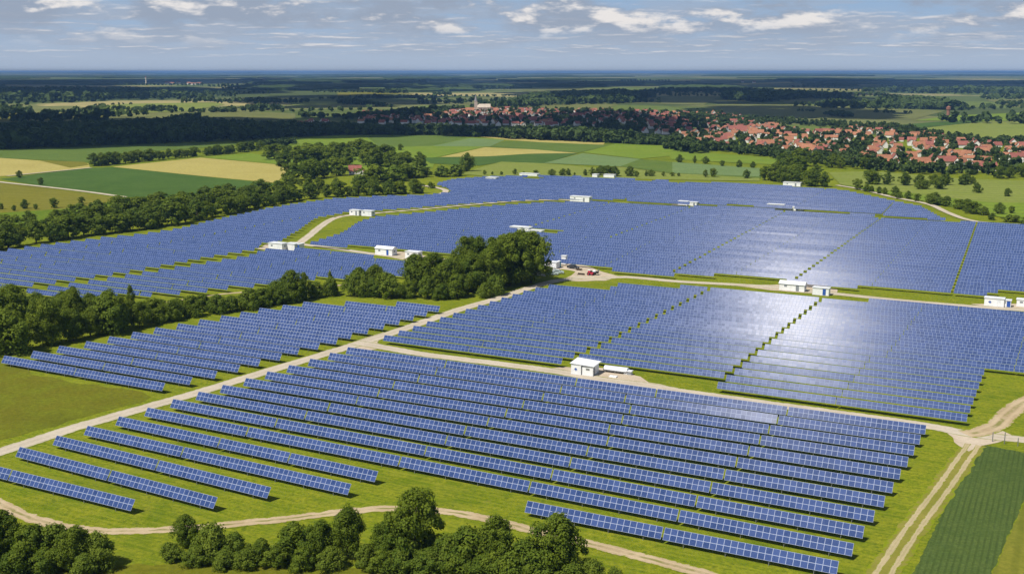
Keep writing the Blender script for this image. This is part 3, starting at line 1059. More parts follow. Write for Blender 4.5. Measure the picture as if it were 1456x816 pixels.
# far field up to the village meadows, and the long field along the wood
HOLE_D = [(-333, -318, 646, 660), (-262, -248, 664, 676), (-300, -276, 668, 676), (-239, -226, 664, 676)]
fill("far", [(-56, 553), (-61.1, 556), (-77, 601.5), (-94, 621.3), (-128.5, 664.5), (-150.4, 671.3), (-181, 674.3), (-225, 671.4), (-275, 677.4), (-322.6, 669.7), (-353.4, 647.8), (-366, 618), (-362, 590), (-345, 575), (-326.7, 552),
              (-332.9, 528), (-351.9, 514), (-367, 490), (-370, 469), (-370.5, 441), (-362.5, 390), (-356.5, 361.5), (-359, 343), (-366, 327), (-368.5, 313), (-373.5, 287.5), (-378, 262), (-384, 225), (-310, 225), (-306.8, 236.8), (-301, 249.3), (-297.6, 262.3), (-294.4, 275.1), (-293, 290), (-292.5, 310), (-289, 330), (-288.5, 338),
              (-297, 345), (-293, 354), (-308, 386), (-327, 423), (-327, 447), (-309, 476), (-290, 513), (-264, 546), (-231, 562), (-190, 561), (-165, 570), (-130, 564), (-97, 568), (-92, 560)], 236.8, 6.5,
     [(lambda q: -88.5 - 0.06 * (q - 540), 1.1), (lambda q: -133.5 - 0.05 * (q - 545), 1.1), (lambda q: -226 - 0.02 * (q - 545) if q > 545 else 999, 1.0), (lambda q: -332 - 0.01 * (q - 300) if q < 440 else 999, 0.5),
      (lambda q: -352 if q < 330 else 999, 0.4)], holes=HOLE_D, rand=0.25)
# field between the wood and the hedge
fill("second", [(-298.6, 232), (-293.5, 250), (-290, 265), (-287, 283), (-284, 300), (-280, 320), (-284, 334), (-283.5, 341), (-248, 344), (-211, 336), (-203, 318), (-232, 293), (-237, 277), (-243, 272), (-246, 263), (-256, 250), (-265, 243), (-264, 232)], 235.8, 6.62,
     [(lambda q: -262 + 0.05 * (q - 250), 0.35), (lambda q: -234 + 0.04 * (q - 290), 0.35)], rand=0.1)

PITCHC, PITCHS = math.cos(PITCH), math.sin(PITCH)


def project(X, Y, Z=1.4):
    d = Y * PITCHC - (Z - CAM_H) * PITCHS
    return (CX + FPX * X / d, CY - FPX * ((Z - CAM_H) * PITCHC + Y * PITCHS) / d, d)


for t in ALL:
    c = xy((t["p0"] + t["p1"]) / 2, (t["q0"] + t["q1"]) / 2)
    t["c"] = c
    a, b = xy(t["p0"], t["q0"]), xy(t["p1"], t["q1"])
    t["rz"] = math.atan2(b[1] - a[1], b[0] - a[0])
    t["len"] = float(np.linalg.norm(b - a))
    xs = [project(*xy(t["p0"] + (t["p1"] - t["p0"]) * f, t["q0"]))[0:3] for f in (0, 0.5, 1)]
    t["vis"] = any(-5 < x < 1461 and y < 830 and d > 0 for x, y, d in xs)
    t["d"] = xs[1][2]
SEEN = [t for t in ALL if t["vis"]]
rank = {"front": 0, "hedge": 0, "middle": 1, "second": 2, "great": 2, "far": 3}
SEEN.sort(key=lambda t: (rank[t["block"]] > 1, t["d"]))
SINGLE, REST = SEEN[:298], SEEN[298:]
# positions along each row, counted from the gravel-road or wood end
rows = {}
for t in SEEN:
    rows.setdefault((t["block"], t["row"]), []).append(t)
for r in rows.values():
    r.sort(key=lambda t: t["p0"])
    for i, t in enumerate(r):
        t["pos"], t["last"] = i + 1, i == len(r) - 1
PLACE = {"front": ("row from the dirt track", "from the gravel road"), "hedge": ("row from the brown meadow", ""), "middle": ("row behind the white hut", "from the gravel road"),
         "second": ("row of the field past the hedge", "from the wood"), "great": ("row behind the cross road", "from its gravel-track end"), "far": ("row of the long wood-side field", "from the wood")}
GROUPT = {"front": "solar tables in the field by the dirt track", "hedge": "solar tables between the hedge and the gravel road", "middle": "solar tables in the field behind the white hut",
          "second": "solar tables in the field past the hedge", "great": "solar tables in the great field behind the cross road", "far": "solar tables in the field along the wood"}


def table_label(t):
    a, b = PLACE[t["block"]]
    r = ordinal(t["row"] + 1)
    if t["block"] == "hedge":
        n = len(rows[("hedge", t["row"])])
        if n == 1:
            return "blue solar table alone in the short last row beside the grove"
        return "blue solar table at the %s end of the %s %s" % ("hedge" if t["pos"] == 1 else "road", r, a)
    return "solar table, %s %s, in the %s %s" % (ordinal(t["pos"]), b, r, a)


for t in SINGLE:
    n = max(3, round(t["len"] / MOD))
    panel, rails = table_meshes(n)
    sx = t["len"] / (n * MOD)
    tilt = R(rngT.gauss(0, 0.22))
    if t["block"] == "front" and t["row"] == 13 and t["p0"] < -80 < t["p1"]:
        tilt = R(-1.25)                                       # this one stands a little flatter and catches the sun
    rz = t["rz"] + R(rngT.gauss(0, 0.12))
    lab, gr = table_label(t), GROUPT[t["block"]]
    loc = (t["c"][0], t["c"][1], 0.0)
    if t["block"] in ("front", "hedge"):
        o = thing("solar_table", lab, "solar panel", loc, rz, gr)
        o.rotation_euler[0] = tilt
        c = link("panel", panel, o)
        c.scale.x = sx
        for rm in rails:
            c = link("rail", rm, o)
            c.scale.x = sx
        m = max(2, round(t["len"] / 6.5))
        for i in range(m):
            x = -t["len"] / 2 + t["len"] * (i + 0.5) / m
            for pm in POSTS:
                link("post", pm, o, (x, 0, 0))
    else:
        o = link("solar_table", slim_mesh(n), None, loc, rz, label=lab, category="solar panel", group=gr)
        o.rotation_euler[0] = tilt
        o.scale.x = sx
# everything farther: one mass of tables
Vs, UVs = [], []
for t in REST:
    n = max(3, round(t["len"] / MOD))
    V = slab_arrays(t["len"], SLOPE_BACK)
    ti = R(rngT.gauss(0, 0.26))
    c, s = math.cos(ti), math.sin(ti)
    V = np.stack([V[:, 0], V[:, 1] * c - (V[:, 2] - 1.4) * s, V[:, 1] * s + (V[:, 2] - 1.4) * c + 1.4], -1)
    V[:, 2] += rngT.gauss(0, 0.05)
    c, s = math.cos(t["rz"]), math.sin(t["rz"])
    Vs.append(np.stack([V[:, 0] * c - V[:, 1] * s + t["c"][0], V[:, 0] * s + V[:, 1] * c + t["c"][1], V[:, 2]], -1))
    u = slab_uv(n)
    u[0:4, 0] += rngT.randrange(0, 5000)
    UVs.append(u)
Fs = np.concatenate([SLAB_F + 8 * i for i in range(len(REST))])
link("far_solar_tables", mesh_from("far_solar_tables", np.concatenate(Vs), Fs, [M_MOD_BACK, M_ALU, M_BACK], SLAB_M * len(REST), np.concatenate(UVs)), kind="stuff",
     label="mass of blue solar tables filling the far fields up to the village meadows", category="solar panels")
print("tables", len(ALL), "seen", len(SEEN), "single", len(SINGLE))

# ------------------------------------------------------------------ trees
def leaf_quads(C, Nrm, size, rng):
    """One quad per centre C with normal Nrm."""
    n = len(C)
    t = rng.normal(size=(n, 3))
    u = np.cross(Nrm, t)
    u /= np.linalg.norm(u, axis=1)[:, None] + 1e-9
    v = np.cross(Nrm, u)
    s = (size * rng.uniform(0.6, 1.25, n))[:, None] * 0.5
    a = rng.uniform(0.55, 1.0, n)[:, None]
    P = np.stack([C - u * s - v * s * a * 0.5, C + u * s * 0.6 - v * s * a, C + u * s + v * s * a * 0.6, C - u * s * 0.5 + v * s * a], 1)
    return P.reshape(-1, 3)


def crown_arrays(h, r, base, shape, npuff, nleaf, size, rng):
    """Leaf quads of a crown: puffs of leaves inside an envelope of height h, radius r, starting at BASE."""
    Pc, Pr = [], []
    ph = rng.uniform(0, 6.28, 3)
    for i in range(npuff):
        t = rng.uniform(0.0, 1.0) ** 0.9
        if shape == "round":
            prof = math.sqrt(max(0.0, 1 - (2 * t - 0.92) ** 2 * 0.92))
        elif shape == "tall":
            prof = max(0.16, math.sin(math.pi * min(1, t * 0.82 + 0.17)) ** 0.8)
        else:
            prof = math.sqrt(max(0.04, 1 - t * t)) if t > 0.2 else 0.95
        a = rng.uniform(0, 2 * math.pi)
        k = math.sqrt(rng.uniform(0.12, 1.0))
        wob = 1 + 0.26 * math.sin(a * 2 + ph[0]) + 0.20 * math.sin(a * 3 + t * 7 + ph[1]) + 0.12 * math.sin(a * 5 + t * 13 + ph[2])
        rr = r * prof * k * wob * 0.86
        Pc.append((math.cos(a) * rr, math.sin(a) * rr, base + (h - base) * (0.06 + 0.88 * t)))
        Pr.append(r * rng.uniform(0.13, 0.36) * (1.0 if shape != "tall" else 1.15))
    Pc, Pr = np.array(Pc), np.array(Pr)
    n = npuff * nleaf
    d = rng.normal(size=(n, 3))
    d[:, 2] += 0.35
    d /= np.linalg.norm(d, axis=1)[:, None]
    C = np.repeat(Pc, nleaf, 0) + d * (np.repeat(Pr, nleaf) * rng.uniform(0.62, 1.08, n))[:, None]
    C[:, 2] = np.maximum(C[:, 2], 0.15)
    cc = np.array((0, 0, base + (h - base) * 0.35))
    o = C - cc
    o /= np.linalg.norm(o, axis=1)[:, None] + 1e-9
    N_ = d * 0.75 + o * 0.35 + rng.normal(size=(n, 3)) * 0.38
    N_ /= np.linalg.norm(N_, axis=1)[:, None]
    tint = np.repeat(np.clip(rng.normal(0.5, 0.22, npuff), 0, 1), nleaf) + rng.normal(0, 0.1, n)
    return leaf_quads(C, N_, np.full(n, size), rng), tint


def leaf_mesh(name, P, tint, m):
    n = len(P) // 4
    me = mesh_from(name, P, np.arange(4 * n).reshape(n, 4), [m])
    at_ = me.attributes.new("tint", "FLOAT", "FACE")
    at_.data.foreach_set("value", tint.astype(np.float32))
    return me


def trunk_mesh(h, base, r, rng, limbs=6):
    m = MB()
    top = base + (h - base) * 0.6
    x = y = 0.0
    p = (0, 0, -0.3)
    seg = 4
    w = 0.022 * h + 0.05
    for i in range(seg):
        q = (x + rng.uniform(-.1, .1) * w * 3, y + rng.uniform(-.1, .1) * w * 3, -0.3 + (top + 0.3) * (i + 1) / seg)
        m.bar(p, q, w * (1 - 0.2 * i), 0, 7, w * (1 - 0.2 * (i + 1)))
        p = q
    for i in range(limbs):
        a = 2 * math.pi * i / limbs + rng.uniform(0, 1)
        z0 = base + (top - base) * rng.uniform(0.0, 0.8)
        m.bar((0, 0, z0), (math.cos(a) * r * 0.62, math.sin(a) * r * 0.62, z0 + (h - base) * rng.uniform(0.15, 0.35)), w * 0.45, 0, 5, w * 0.12)
    return m.mesh("trunk", [M_BARK])


class Proto:
    def __init__(self, h, r, base, shape, npuff, nleaf, size, m, seed):
        rng = np.random.default_rng(seed)
        self.h, self.r = h, r
        self.P, self.t = crown_arrays(h, r, base, shape, npuff, nleaf, size, rng)
        self.crown = leaf_mesh("crown", self.P, self.t, m)
        self.trunk = trunk_mesh(h, max(base, 0.3), r, rng)


# near kinds (leaf sprays of about 0.4 m), middle-distance kinds (0.8 m)
NEAR_ROUND = [Proto(12, 4.9, 0.5, "round", 100, 150, 0.38, M_LEAF, s) for s in (1, 2, 3)]
NEAR_TALL = [Proto(15, 4.0, 1.0, "tall", 95, 140, 0.38, M_LEAF, s) for s in (4, 5)]
NEAR_SHRUB = [Proto(5, 3.2, 0.1, "dome", 64, 110, 0.30, m, s) for s, m in ((6, M_LEAF_L), (7, M_LEAF), (8, M_LEAF_L))]
MID_ROUND = [Proto(11, 4.9, 0.3, "round", 56, 60, 0.66, m, s) for s, m in ((11, M_LEAF_D), (12, M_LEAF), (13, M_LEAF_D), (14, M_LEAF))]
MID_TALL = [Proto(14, 4.2, 0.4, "tall", 56, 56, 0.66, m, s) for s, m in ((15, M_LEAF), (16, M_LEAF_D))]
MID_SHRUB = [Proto(4.5, 3.0, 0.1, "dome", 30, 30, 0.75, m, s) for s, m in ((17, M_LEAF_L), (18, M_LEAF))]
rngW = random.Random(5)
TREES = [0]


def tree(pos, h, protos, label, group=None, cat="tree", name="tree", wide=1.0):
    pr = rngW.choice(protos)
    o = thing(name, label, cat, (pos[0], pos[1], 0), rngW.uniform(0, 6.28), group)
    s = h / pr.h
    o.scale = (s * wide, s * wide, s)
    link("trunk" if name != "shrub" else "stem", pr.trunk, o)
    link("crown" if name != "shrub" else "foliage", pr.crown, o)
    TREES[0] += 1
    return o


def tree_px(x, ybase, hpx, protos, label, group=None, wide=1.0, **k):
    p = at(x, ybase)
    return tree(p, hpx * mpp(ybase) / 0.97, protos, label, group, wide=wide, **k)


def belt(pts, hpx, step, protos, label, group, jit=1.0, var=0.2, cat="tree", name="tree", wide=1.0):
    """Trees along a line of base points in the photograph; STEP metres apart, HPX crown heights in photo pixels at the line's points."""
    W = [np.array(at(*p)) for p in pts]
    H_ = [h * mpp(p[1]) / 0.97 for h, p in zip(hpx, pts)]
    n = 0
    for i in range(len(W) - 1):
        d = np.linalg.norm(W[i + 1] - W[i])
        k = max(1, round(d / step))
        for j in range(k):
            t = (j + 0.5) / k
            p = W[i] + (W[i + 1] - W[i]) * t + np.array((rngW.uniform(-jit, jit), rngW.uniform(-jit, jit)))
            tree(p, (H_[i] + (H_[i + 1] - H_[i]) * t) * rngW.uniform(1 - var, 1 + var), protos, label, group, cat=cat, name=name, wide=wide * rngW.uniform(0.9, 1.15))
            n += 1
    return n


# -- in front, below the dirt track
tree_px(590, 797, 104, [NEAR_ROUND[0]], "tallest dark green tree below the dirt track, a narrowing crown", wide=0.86)
tree_px(552, 800, 62, [NEAR_ROUND[1]], "round green tree just beside the tallest one below the dirt track")
tree_px(495, 792, 74, [NEAR_ROUND[2]], "leafy green tree with a pointed top, second tallest below the track", wide=0.85)
tree_px(455, 797, 58, [NEAR_ROUND[1]], "middle-sized dark tree between the round bushes below the track")
tree_px(418, 792, 48, [NEAR_SHRUB[1]], "dark rounded bush-like tree below the bend of the dirt track", cat="tree")
tree_px(265, 778, 48, [NEAR_ROUND[0]], "slim dark tree standing before the dirt track, clear of the others", wide=0.95)
tree_px(300, 792, 46, [NEAR_SHRUB[0]], "round light green tree touching the slim dark one", cat="tree", wide=0.95)
tree_px(335, 794, 36, [NEAR_SHRUB[2]], "low light green bush in the gap between tree clumps", cat="shrub", name="shrub")
tree_px(372, 796, 30, [NEAR_SHRUB[1]], "lowest bush of the clump under the dirt track bend", cat="shrub", name="shrub")
tree_px(705, 812, 78, [NEAR_ROUND[2]], "broad green tree below the track before the lowest solar row")
tree_px(790, 822, 92, [NEAR_ROUND[1]], "large round tree hiding part of the lowest solar table", wide=1.08)
tree_px(665, 812, 62, [NEAR_SHRUB[1]], "wide leafy bush between the tallest tree and the broad one", cat="shrub", name="shrub")
tree_px(632, 806, 44, [NEAR_SHRUB[0]], "light green bush at the foot of the tallest tree", cat="shrub", name="shrub")
tree_px(745, 826, 58, [NEAR_SHRUB[2]], "bush filling the gap beside the large round tree", cat="shrub", name="shrub")
tree_px(840, 830, 34, [NEAR_SHRUB[0]], "small bright bush at the outer end of the clump by the track", cat="shrub", name="shrub")
tree_px(875, 836, 28, [NEAR_SHRUB[2]], "last low bush of the clump beside the dirt track", cat="shrub", name="shrub")
tree_px(520, 806, 30, [NEAR_SHRUB[0]], "low bush in front of the pointed green tree", cat="shrub", name="shrub")
UL, UG = "scrubby undergrowth bush at the feet of the trees below the dirt track", "undergrowth bushes below the dirt track"
for x, y, h in ((245, 796, 24), (282, 802, 26), (318, 806, 24), (352, 806, 26), (395, 804, 30), (432, 808, 30), (470, 808, 28), (545, 812, 30), (575, 812, 34), (612, 814, 34), (648, 820, 36), (690, 824, 36), (725, 830, 40), (765, 834, 40), (812, 838, 36), (64, 814, 34), (120, 818, 30), (25, 818, 36)):
    tree_px(x, y, h, NEAR_SHRUB, UL, UG, cat="shrub", name="shrub", wide=1.25)
tree_px(6, 790, 66, [NEAR_ROUND[0]], "dark tree at the frame edge beside the dirt track")
tree_px(-30, 800, 84, [NEAR_ROUND[2]], "dark tree cut by the frame edge below the track")
tree_px(45, 806, 58, [NEAR_SHRUB[1]], "dark wide bush in the corner clump, second from the frame edge", cat="shrub", name="shrub")
tree_px(85, 800, 54, [NEAR_SHRUB[0]], "leafy bush in the middle of the corner clump", cat="shrub", name="shrub", wide=0.9)
tree_px(108, 809, 62, [NEAR_ROUND[1]], "round tree in the corner clump with a long shadow on the grass")
tree_px(142, 806, 48, [NEAR_SHRUB[2]], "end bush of the corner clump, nearest the open grass", cat="shrub", name="shrub", wide=0.85)

# -- hedge between the two fields on the left
HL, HG = "dark leafy tree in the thick hedge between the two solar fields", "trees of the hedge between the solar fields"
belt([(-30, 505), (30, 498), (90, 487), (150, 474), (210, 462)], [66, 62, 54, 46, 38], 7.5, NEAR_ROUND + NEAR_SHRUB[1:2], HL, HG, 2.0)
belt([(-30, 485), (40, 475), (110, 462), (170, 455)], [70, 60, 50, 40], 7.5, NEAR_ROUND, HL, HG, 2.0)
belt([(10, 470), (60, 462), (110, 452)], [52, 46, 40], 9, NEAR_ROUND + NEAR_TALL[:1], HL, HG, 2.0)
SL, SG = "low rounded shrub in the line along the footpath hedge", "shrubs of the hedge line"
belt([(205, 462), (260, 452), (320, 444), (380, 435), (440, 425), (480, 418)], [30, 26, 26, 24, 22, 20], 5.5, NEAR_SHRUB, SL, SG, 1.2, 0.25, cat="shrub", name="shrub")
belt([(210, 452), (270, 443), (330, 436), (400, 425)], [20, 20, 18, 16], 8, NEAR_SHRUB, SL, SG, 1.2, 0.25, cat="shrub", name="shrub")
tree_px(108, 470, 62, [NEAR_TALL[0]], "slim pointed tree rising above the hedge before the solar rows", wide=0.8)
tree_px(187, 452, 46, [NEAR_TALL[1]], "thin light tree sticking up from the end of the thick hedge", wide=0.6)
tree_px(160, 470, 56, [NEAR_ROUND[2]], "bushy tree beside the thin light one at the hedge end")
tree_px(415, 429, 44, [NEAR_ROUND[0]], "taller round tree standing in the low shrub line", wide=1.0)
tree_px(433, 426, 38, [NEAR_TALL[1]], "narrow tree paired with the taller round one in the shrub line", wide=0.9)
tree_px(395, 430, 28, [NEAR_SHRUB[0]], "light bush leaning on the taller round tree of the shrub line", cat="shrub", name="shrub")
tree_px(470, 417, 31, [NEAR_TALL[0]], "lone narrow tree between the shrub line and the grove", wide=0.65)
BL, BG = "rounded green bush in front of the grove", "bushes at the foot of the grove"
belt([(490, 420), (540, 422), (590, 424), (640, 426)], [26, 28, 24, 24], 5, NEAR_SHRUB, BL, BG, 1.5, 0.25, cat="shrub", name="shrub")
tree_px(510, 417, 36, [NEAR_ROUND[1]], "round tree with a bushy foot just before the grove", wide=1.0)
tree_px(535, 415, 38, [NEAR_ROUND[2]], "taller round tree next to the bushy-footed one before the grove", wide=0.95)
# -- the grove
tree_px(590, 413, 50, [NEAR_ROUND[0]], "dark tree at the lower shoulder of the grove", wide=1.1)
tree_px(615, 415, 54, [NEAR_ROUND[1]], "rounded tree on the grove's shoulder beside the poplars", wide=1.1)
tree_px(640, 417, 48, [NEAR_ROUND[2]], "low broad tree in front of the poplars of the grove", wide=1.1)
tree_px(661, 405, 68, [NEAR_TALL[0]], "slim poplar-like tree at the near end of the grove", wide=0.95)
tree_px(682, 402, 64, [NEAR_TALL[1]], "second slim poplar-like tree inside the grove", wide=0.95)
tree_px(700, 400, 62, [NEAR_TALL[0]], "poplar-like tree half hidden behind the big dome of the grove", wide=1.0)
tree_px(671, 398, 60, [NEAR_TALL[1]], "narrow tree squeezed between the two slim poplars of the grove", wide=0.9)
tree_px(670, 415, 54, [NEAR_ROUND[1]], "leafy tree under the two slim poplars", wide=1.05)
tree_px(700, 412, 64, [NEAR_ROUND[2]], "leaning leafy tree on the flank of the grove's dome", wide=0.95)
tree_px(725, 406, 72, [NEAR_ROUND[0]], "big dome-shaped tree in the middle of the grove", wide=1.05)
tree_px(755, 402, 70, [NEAR_ROUND[1]], "largest domed tree of the grove, next to the parked cars", wide=1.05)
tree_px(742, 394, 64, [NEAR_ROUND[2]], "domed tree behind the largest one of the grove", wide=1.05)
tree_px(715, 398, 62, [NEAR_ROUND[1]], "tall round tree filling the back of the grove", wide=1.0)
tree_px(650, 423, 32, [NEAR_SHRUB[1]], "dark bush at the road-side foot of the grove", cat="shrub", name="shrub")
tree_px(702, 419, 26, [NEAR_SHRUB[0]], "bright low bush at the road under the grove", cat="shrub", name="shrub")
tree_px(690, 423, 20, [NEAR_SHRUB[2]], "smallest bright bush beside the road under the grove", cat="shrub", name="shrub")

# -- wood along the long field on the left
WL, WG = "dark broadleaf tree in the wood along the long solar field", "trees of the wood along the long solar field"
MID = MID_ROUND + MID_TALL
belt([(-40, 362), (0, 354), (60, 345), (110, 337), (180, 329), (240, 321), (300, 309), (360, 297), (420, 285.5), (470, 280), (540, 277), (600, 275)], [31, 30, 30, 29, 28, 26, 24, 22, 19, 17, 17, 15], 7.6, MID, WL, WG, 1.5, 0.25, wide=1.4)
belt([(-40, 350), (0, 344), (60, 334), (110, 326), (180, 317), (240, 308), (300, 297), (360, 287), (420, 277), (470, 273), (540, 271), (600, 270)], [28, 27, 27, 26, 25, 24, 22, 20, 18, 17, 16, 14], 9.5, MID, WL, WG, 2.5, 0.25, wide=1.5)
belt([(-40, 338), (0, 333), (60, 323), (110, 315), (180, 305), (240, 296), (300, 287), (360, 278), (420, 270)], [24, 23, 24, 23, 22, 20, 19, 18, 17], 11.5, MID, WL, WG, 2.5, 0.25, wide=1.5)
EL, EG = "low bright shrub along the edge of the wood", "shrubs along the wood edge"
belt([(470, 281), (540, 278), (606, 274)], [10, 10, 8], 10, MID_SHRUB, EL, EG, 1, 0.3, cat="shrub", name="shrub")
tree_px(613, 268, 8, MID_SHRUB, "lone little bush on the bend of the far gravel road", cat="shrub", name="shrub")

# -- copse around the farmhouse and the rows behind it
CL, CG = "rounded tree in the copse around the red-roofed farmhouse", "trees of the copse around the farmhouse"
belt([(402, 257), (440, 254), (478, 250)], [24, 26, 24], 9, MID, CL, CG, 4, wide=1.55)
belt([(398, 238), (450, 232), (520, 236), (575, 240), (610, 240)], [24, 26, 26, 26, 20], 10.5, MID, CL, CG, 5, wide=1.55)
belt([(375, 227), (440, 226), (500, 222), (560, 226)], [18, 20, 20, 18], 11, MID, CL, CG, 5, wide=1.55)
belt([(520, 262), (560, 256), (600, 252), (650, 250)], [20, 18, 16, 14], 9, MID + MID_SHRUB, CL, CG, 4, wide=1.55)
tree_px(513, 213.5, 15, MID_ROUND, "single round tree on the green meadow behind the farmhouse copse")
tree_px(569, 214, 9, MID_ROUND, "small round tree at the end of the copse behind the farmhouse")
tree_px(486, 250, 13, [MID_SHRUB[0]], "pale brownish tree beside the red-roofed farmhouse", wide=0.9)
tree_px(664, 244, 25, [MID_ROUND[2]], "large single tree with a pointed top before the wheat fields", wide=0.9)
tree_px(652, 247, 12, MID_ROUND, "smaller tree pressed against the large pointed one by the wheat fields")
# -- hedge row across the left fields
RL, RG = "tree in the hedgerow between the wheat and the green field", "trees of the hedgerow between the fields"
belt([(131, 237), (180, 232), (240, 226), (300, 221), (350, 216), (372, 214)], [18, 15, 13, 12, 12, 12], 6, MID, RL, RG, 3, wide=1.4)
tree_px(28, 253, 10, [MID_ROUND[2]], "lone round tree where the pale field track begins")
tree_px(58, 263, 10, [MID_ROUND[1]], "lone small tree beside the pale field road")
for x, y, h, l in ((35, 297, 13, "largest of the orchard trees on the olive field"), (77, 296, 14, "orchard tree near the wood on the olive field"), (116, 290, 10, "orchard tree standing nearest the field road"),
                   (20, 300, 8, "smallest orchard tree on the olive field"), (51, 298, 8, "little orchard tree between two larger ones"), (2, 298, 9, "orchard tree at the frame edge on the olive field")):
    tree_px(x, y, h, MID_ROUND, l)
# -- trees along the far edge of the solar farm
FL, FG = "tree in the line behind the far edge of the solar farm", "trees along the far edge of the farm"
for x, y, h in ((606, 249, 6), (613, 249, 5), (689, 249, 7), (700, 249, 5), (713, 249, 5), (732, 249, 9), (745, 249, 5), (762, 249, 7), (785, 250, 9), (800, 250, 10), (808, 250, 10), (817, 250, 5), (832, 250, 9), (842, 250, 12),
                (853, 250, 14), (864, 251, 15), (874, 251, 14), (895, 251, 14), (905, 252, 9), (919, 251, 8), (926, 251, 9), (943, 251, 7), (956, 251, 6), (965, 251, 5)):
    tree_px(x, y, h, MID, FL, FG, wide=1.3)
belt([(950, 231), (980, 231.5), (1010, 234)], [9, 9, 10], 12, MID, "tree in the hedgerow between the pale and bright green fields", "trees of the far hedgerow", 2)
belt([(993, 253), (1022, 252)], [12, 12], 9, MID, FL, FG, 2)
belt([(1020, 236), (1080, 240)], [10, 11], 14, MID, "tree in the hedgerow between the pale and bright green fields", "trees of the far hedgerow", 2)
tree_px(1061, 254, 12, MID_ROUND, "single round tree on the edge of the pale green field")
# -- trees between the farm and the village
VL, VG = "dense tree in the copse between the solar farm and the village", "trees of the copse below the village"
belt([(1085, 256), (1120, 260), (1150, 265), (1185, 266)], [22, 22, 22, 18], 8, MID, VL, VG, 3, wide=1.25)
belt([(1090, 247), (1130, 246), (1170, 250)], [20, 20, 18], 10, MID, VL, VG, 4, wide=1.3)
belt([(1095, 236), (1150, 236), (1210, 240), (1240, 242)], [20, 20, 18, 14], 12, MID, VL, VG, 4, wide=1.3)
NL, NG = "broad tree in the row on the meadow below the village", "trees on the meadow below the village"
belt([(1235, 262), (1285, 264), (1330, 264), (1375, 262)], [18, 18, 18, 14], 6, MID, NL, NG, 4, wide=1.3)
belt([(1300, 270), (1350, 270)], [16, 14], 6, MID, NL, NG, 3, wide=1.3)
belt([(1420, 255), (1456, 252), (1490, 252)], [16, 18, 18], 7, MID, NL, NG, 4, wide=1.3)
for x, y, h, l in ((1219, 270, 15, "round tree just behind the far gravel road, first of its line"), (1273, 281, 16, "larger dark tree of the line along the far gravel road"), (1389, 275, 15, "round tree standing alone in the middle of the bright meadow"),
                   (1432, 280, 12, "smaller flat tree alone in the meadow near the frame edge"), (1383, 262, 11, "pale round tree on the upper edge of the bright meadow"), (1421, 305, 16, "round tree on the bright meadow beside the dark hedge"),
                   (1438, 304, 11, "lower round tree paired on the bright meadow by the hedge"), (1291, 283, 11, "roundish bush-tree of the line along the far road"), (1304, 287, 11, "end tree of the line along the far gravel road"),
                   (1278, 283, 9, "light green bush leaning on the larger dark tree by the far road"), (1258, 277, 10, "second small tree of the pair along the far road"), (1250, 276, 10, "first small tree of the pair along the far road")):
    tree_px(x, y, h, MID_ROUND, l)
belt([(1225, 272), (1242, 274)], [9, 10], 6, MID_SHRUB, "bush of the line along the far gravel road", "bushes along the far gravel road", 1, cat="shrub", name="shrub")
HLb, HGb = "dark bushy tree in the hedge beside the curving far road", "trees of the hedge beside the far road"
belt([(1318, 289), (1335, 292), (1352, 294)], [14, 15, 13], 6, MID_ROUND, HLb, HGb, 2, wide=1.35)
belt([(1355, 296), (1380, 303), (1400, 308)], [14, 15, 13], 6, MID_ROUND, HLb, HGb, 2, wide=1.35)
belt([(1404, 313), (1425, 314), (1456, 318), (1490, 321)], [10, 10, 11, 11], 7, MID_ROUND + MID_SHRUB, HLb, HGb, 2, wide=1.35)
print("trees", TREES[0])

# -- far woods and village gardens: one mass of crowns nobody could count
FAR_P, FAR_T = [], []
rngF = np.random.default_rng(77)
_unit = []
for s in range(6):
    _unit.append(crown_arrays(1.0, 0.46, 0.05, "round", 12, 7, 0.42, np.random.default_rng(100 + s)))
for s in range(4):
    _unit.append(crown_arrays(1.0, 0.55, 0.05, "dome", 6, 4, 0.75, np.random.default_rng(200 + s)))


def far_tree(x, y, h, coarse=False, z=0.0):
    P, t = _unit[rngF.integers(6, 10) if coarse else rngF.integers(0, 6)]
    a = rngF.uniform(0, 6.28)
    c, s = math.cos(a), math.sin(a)
    w = h * rngF.uniform(0.9, 1.2)
    FAR_P.append(np.stack([(P[:, 0] * c - P[:, 1] * s) * w + x, (P[:, 0] * s + P[:, 1] * c) * w + y, P[:, 2] * h + z], -1))
    FAR_T.append(t * 0.6 + rngF.uniform(0, 0.5))


def inside(poly, p):
    x, y = p
    r = False
    n = len(poly)
    for i in range(n):
        xa, ya = poly[i]
        xb, yb = poly[(i + 1) % n]
        if (ya > y) != (yb > y) and x < (xb - xa) * (y - ya) / (yb - ya) + xa:
            r = not r
    return r


def wood(pts, step, h, coarse=False, tops=True, fill_=1.0):
    """Fills an outline (photo points) with crowns: feet on the ground inside it, tops not above it."""
    W = np.array([at(*p) for p in pts])
    x0, y0 = W.min(0)
    x1, y1 = W.max(0)
    poly = [tuple(w) for w in W]
    y = y0
    while y < y1:
        x = x0 + rngF.uniform(0, step)
        while x < x1:
            p = (x + rngF.uniform(-.4, .4) * step, y + rngF.uniform(-.4, .4) * step)
            if inside(poly, p) and rngF.uniform() < fill_:
                hh = h * rngF.uniform(0.75, 1.2)
                while tops and hh > 4.0:
                    tx, ty, _ = project(p[0], p[1], hh * 0.8)
                    if inside(pts, (tx, ty)):
                        break
                    hh *= 0.8
                if hh > 4.0:
                    far_tree(p[0], p[1], hh, coarse)
            x += step
        y += step


# dark wood across the left middle distance
wood([(-60, 214), (0, 213), (90, 210), (200, 206), (300, 202), (365, 200), (430, 193), (480, 190), (480, 176), (420, 176), (330, 174), (285, 168), (240, 170), (150, 174), (0, 178), (-60, 178)], 11, 13)
wood([(225, 166), (290, 160.5), (285, 168), (240, 170)], 16, 14, True)
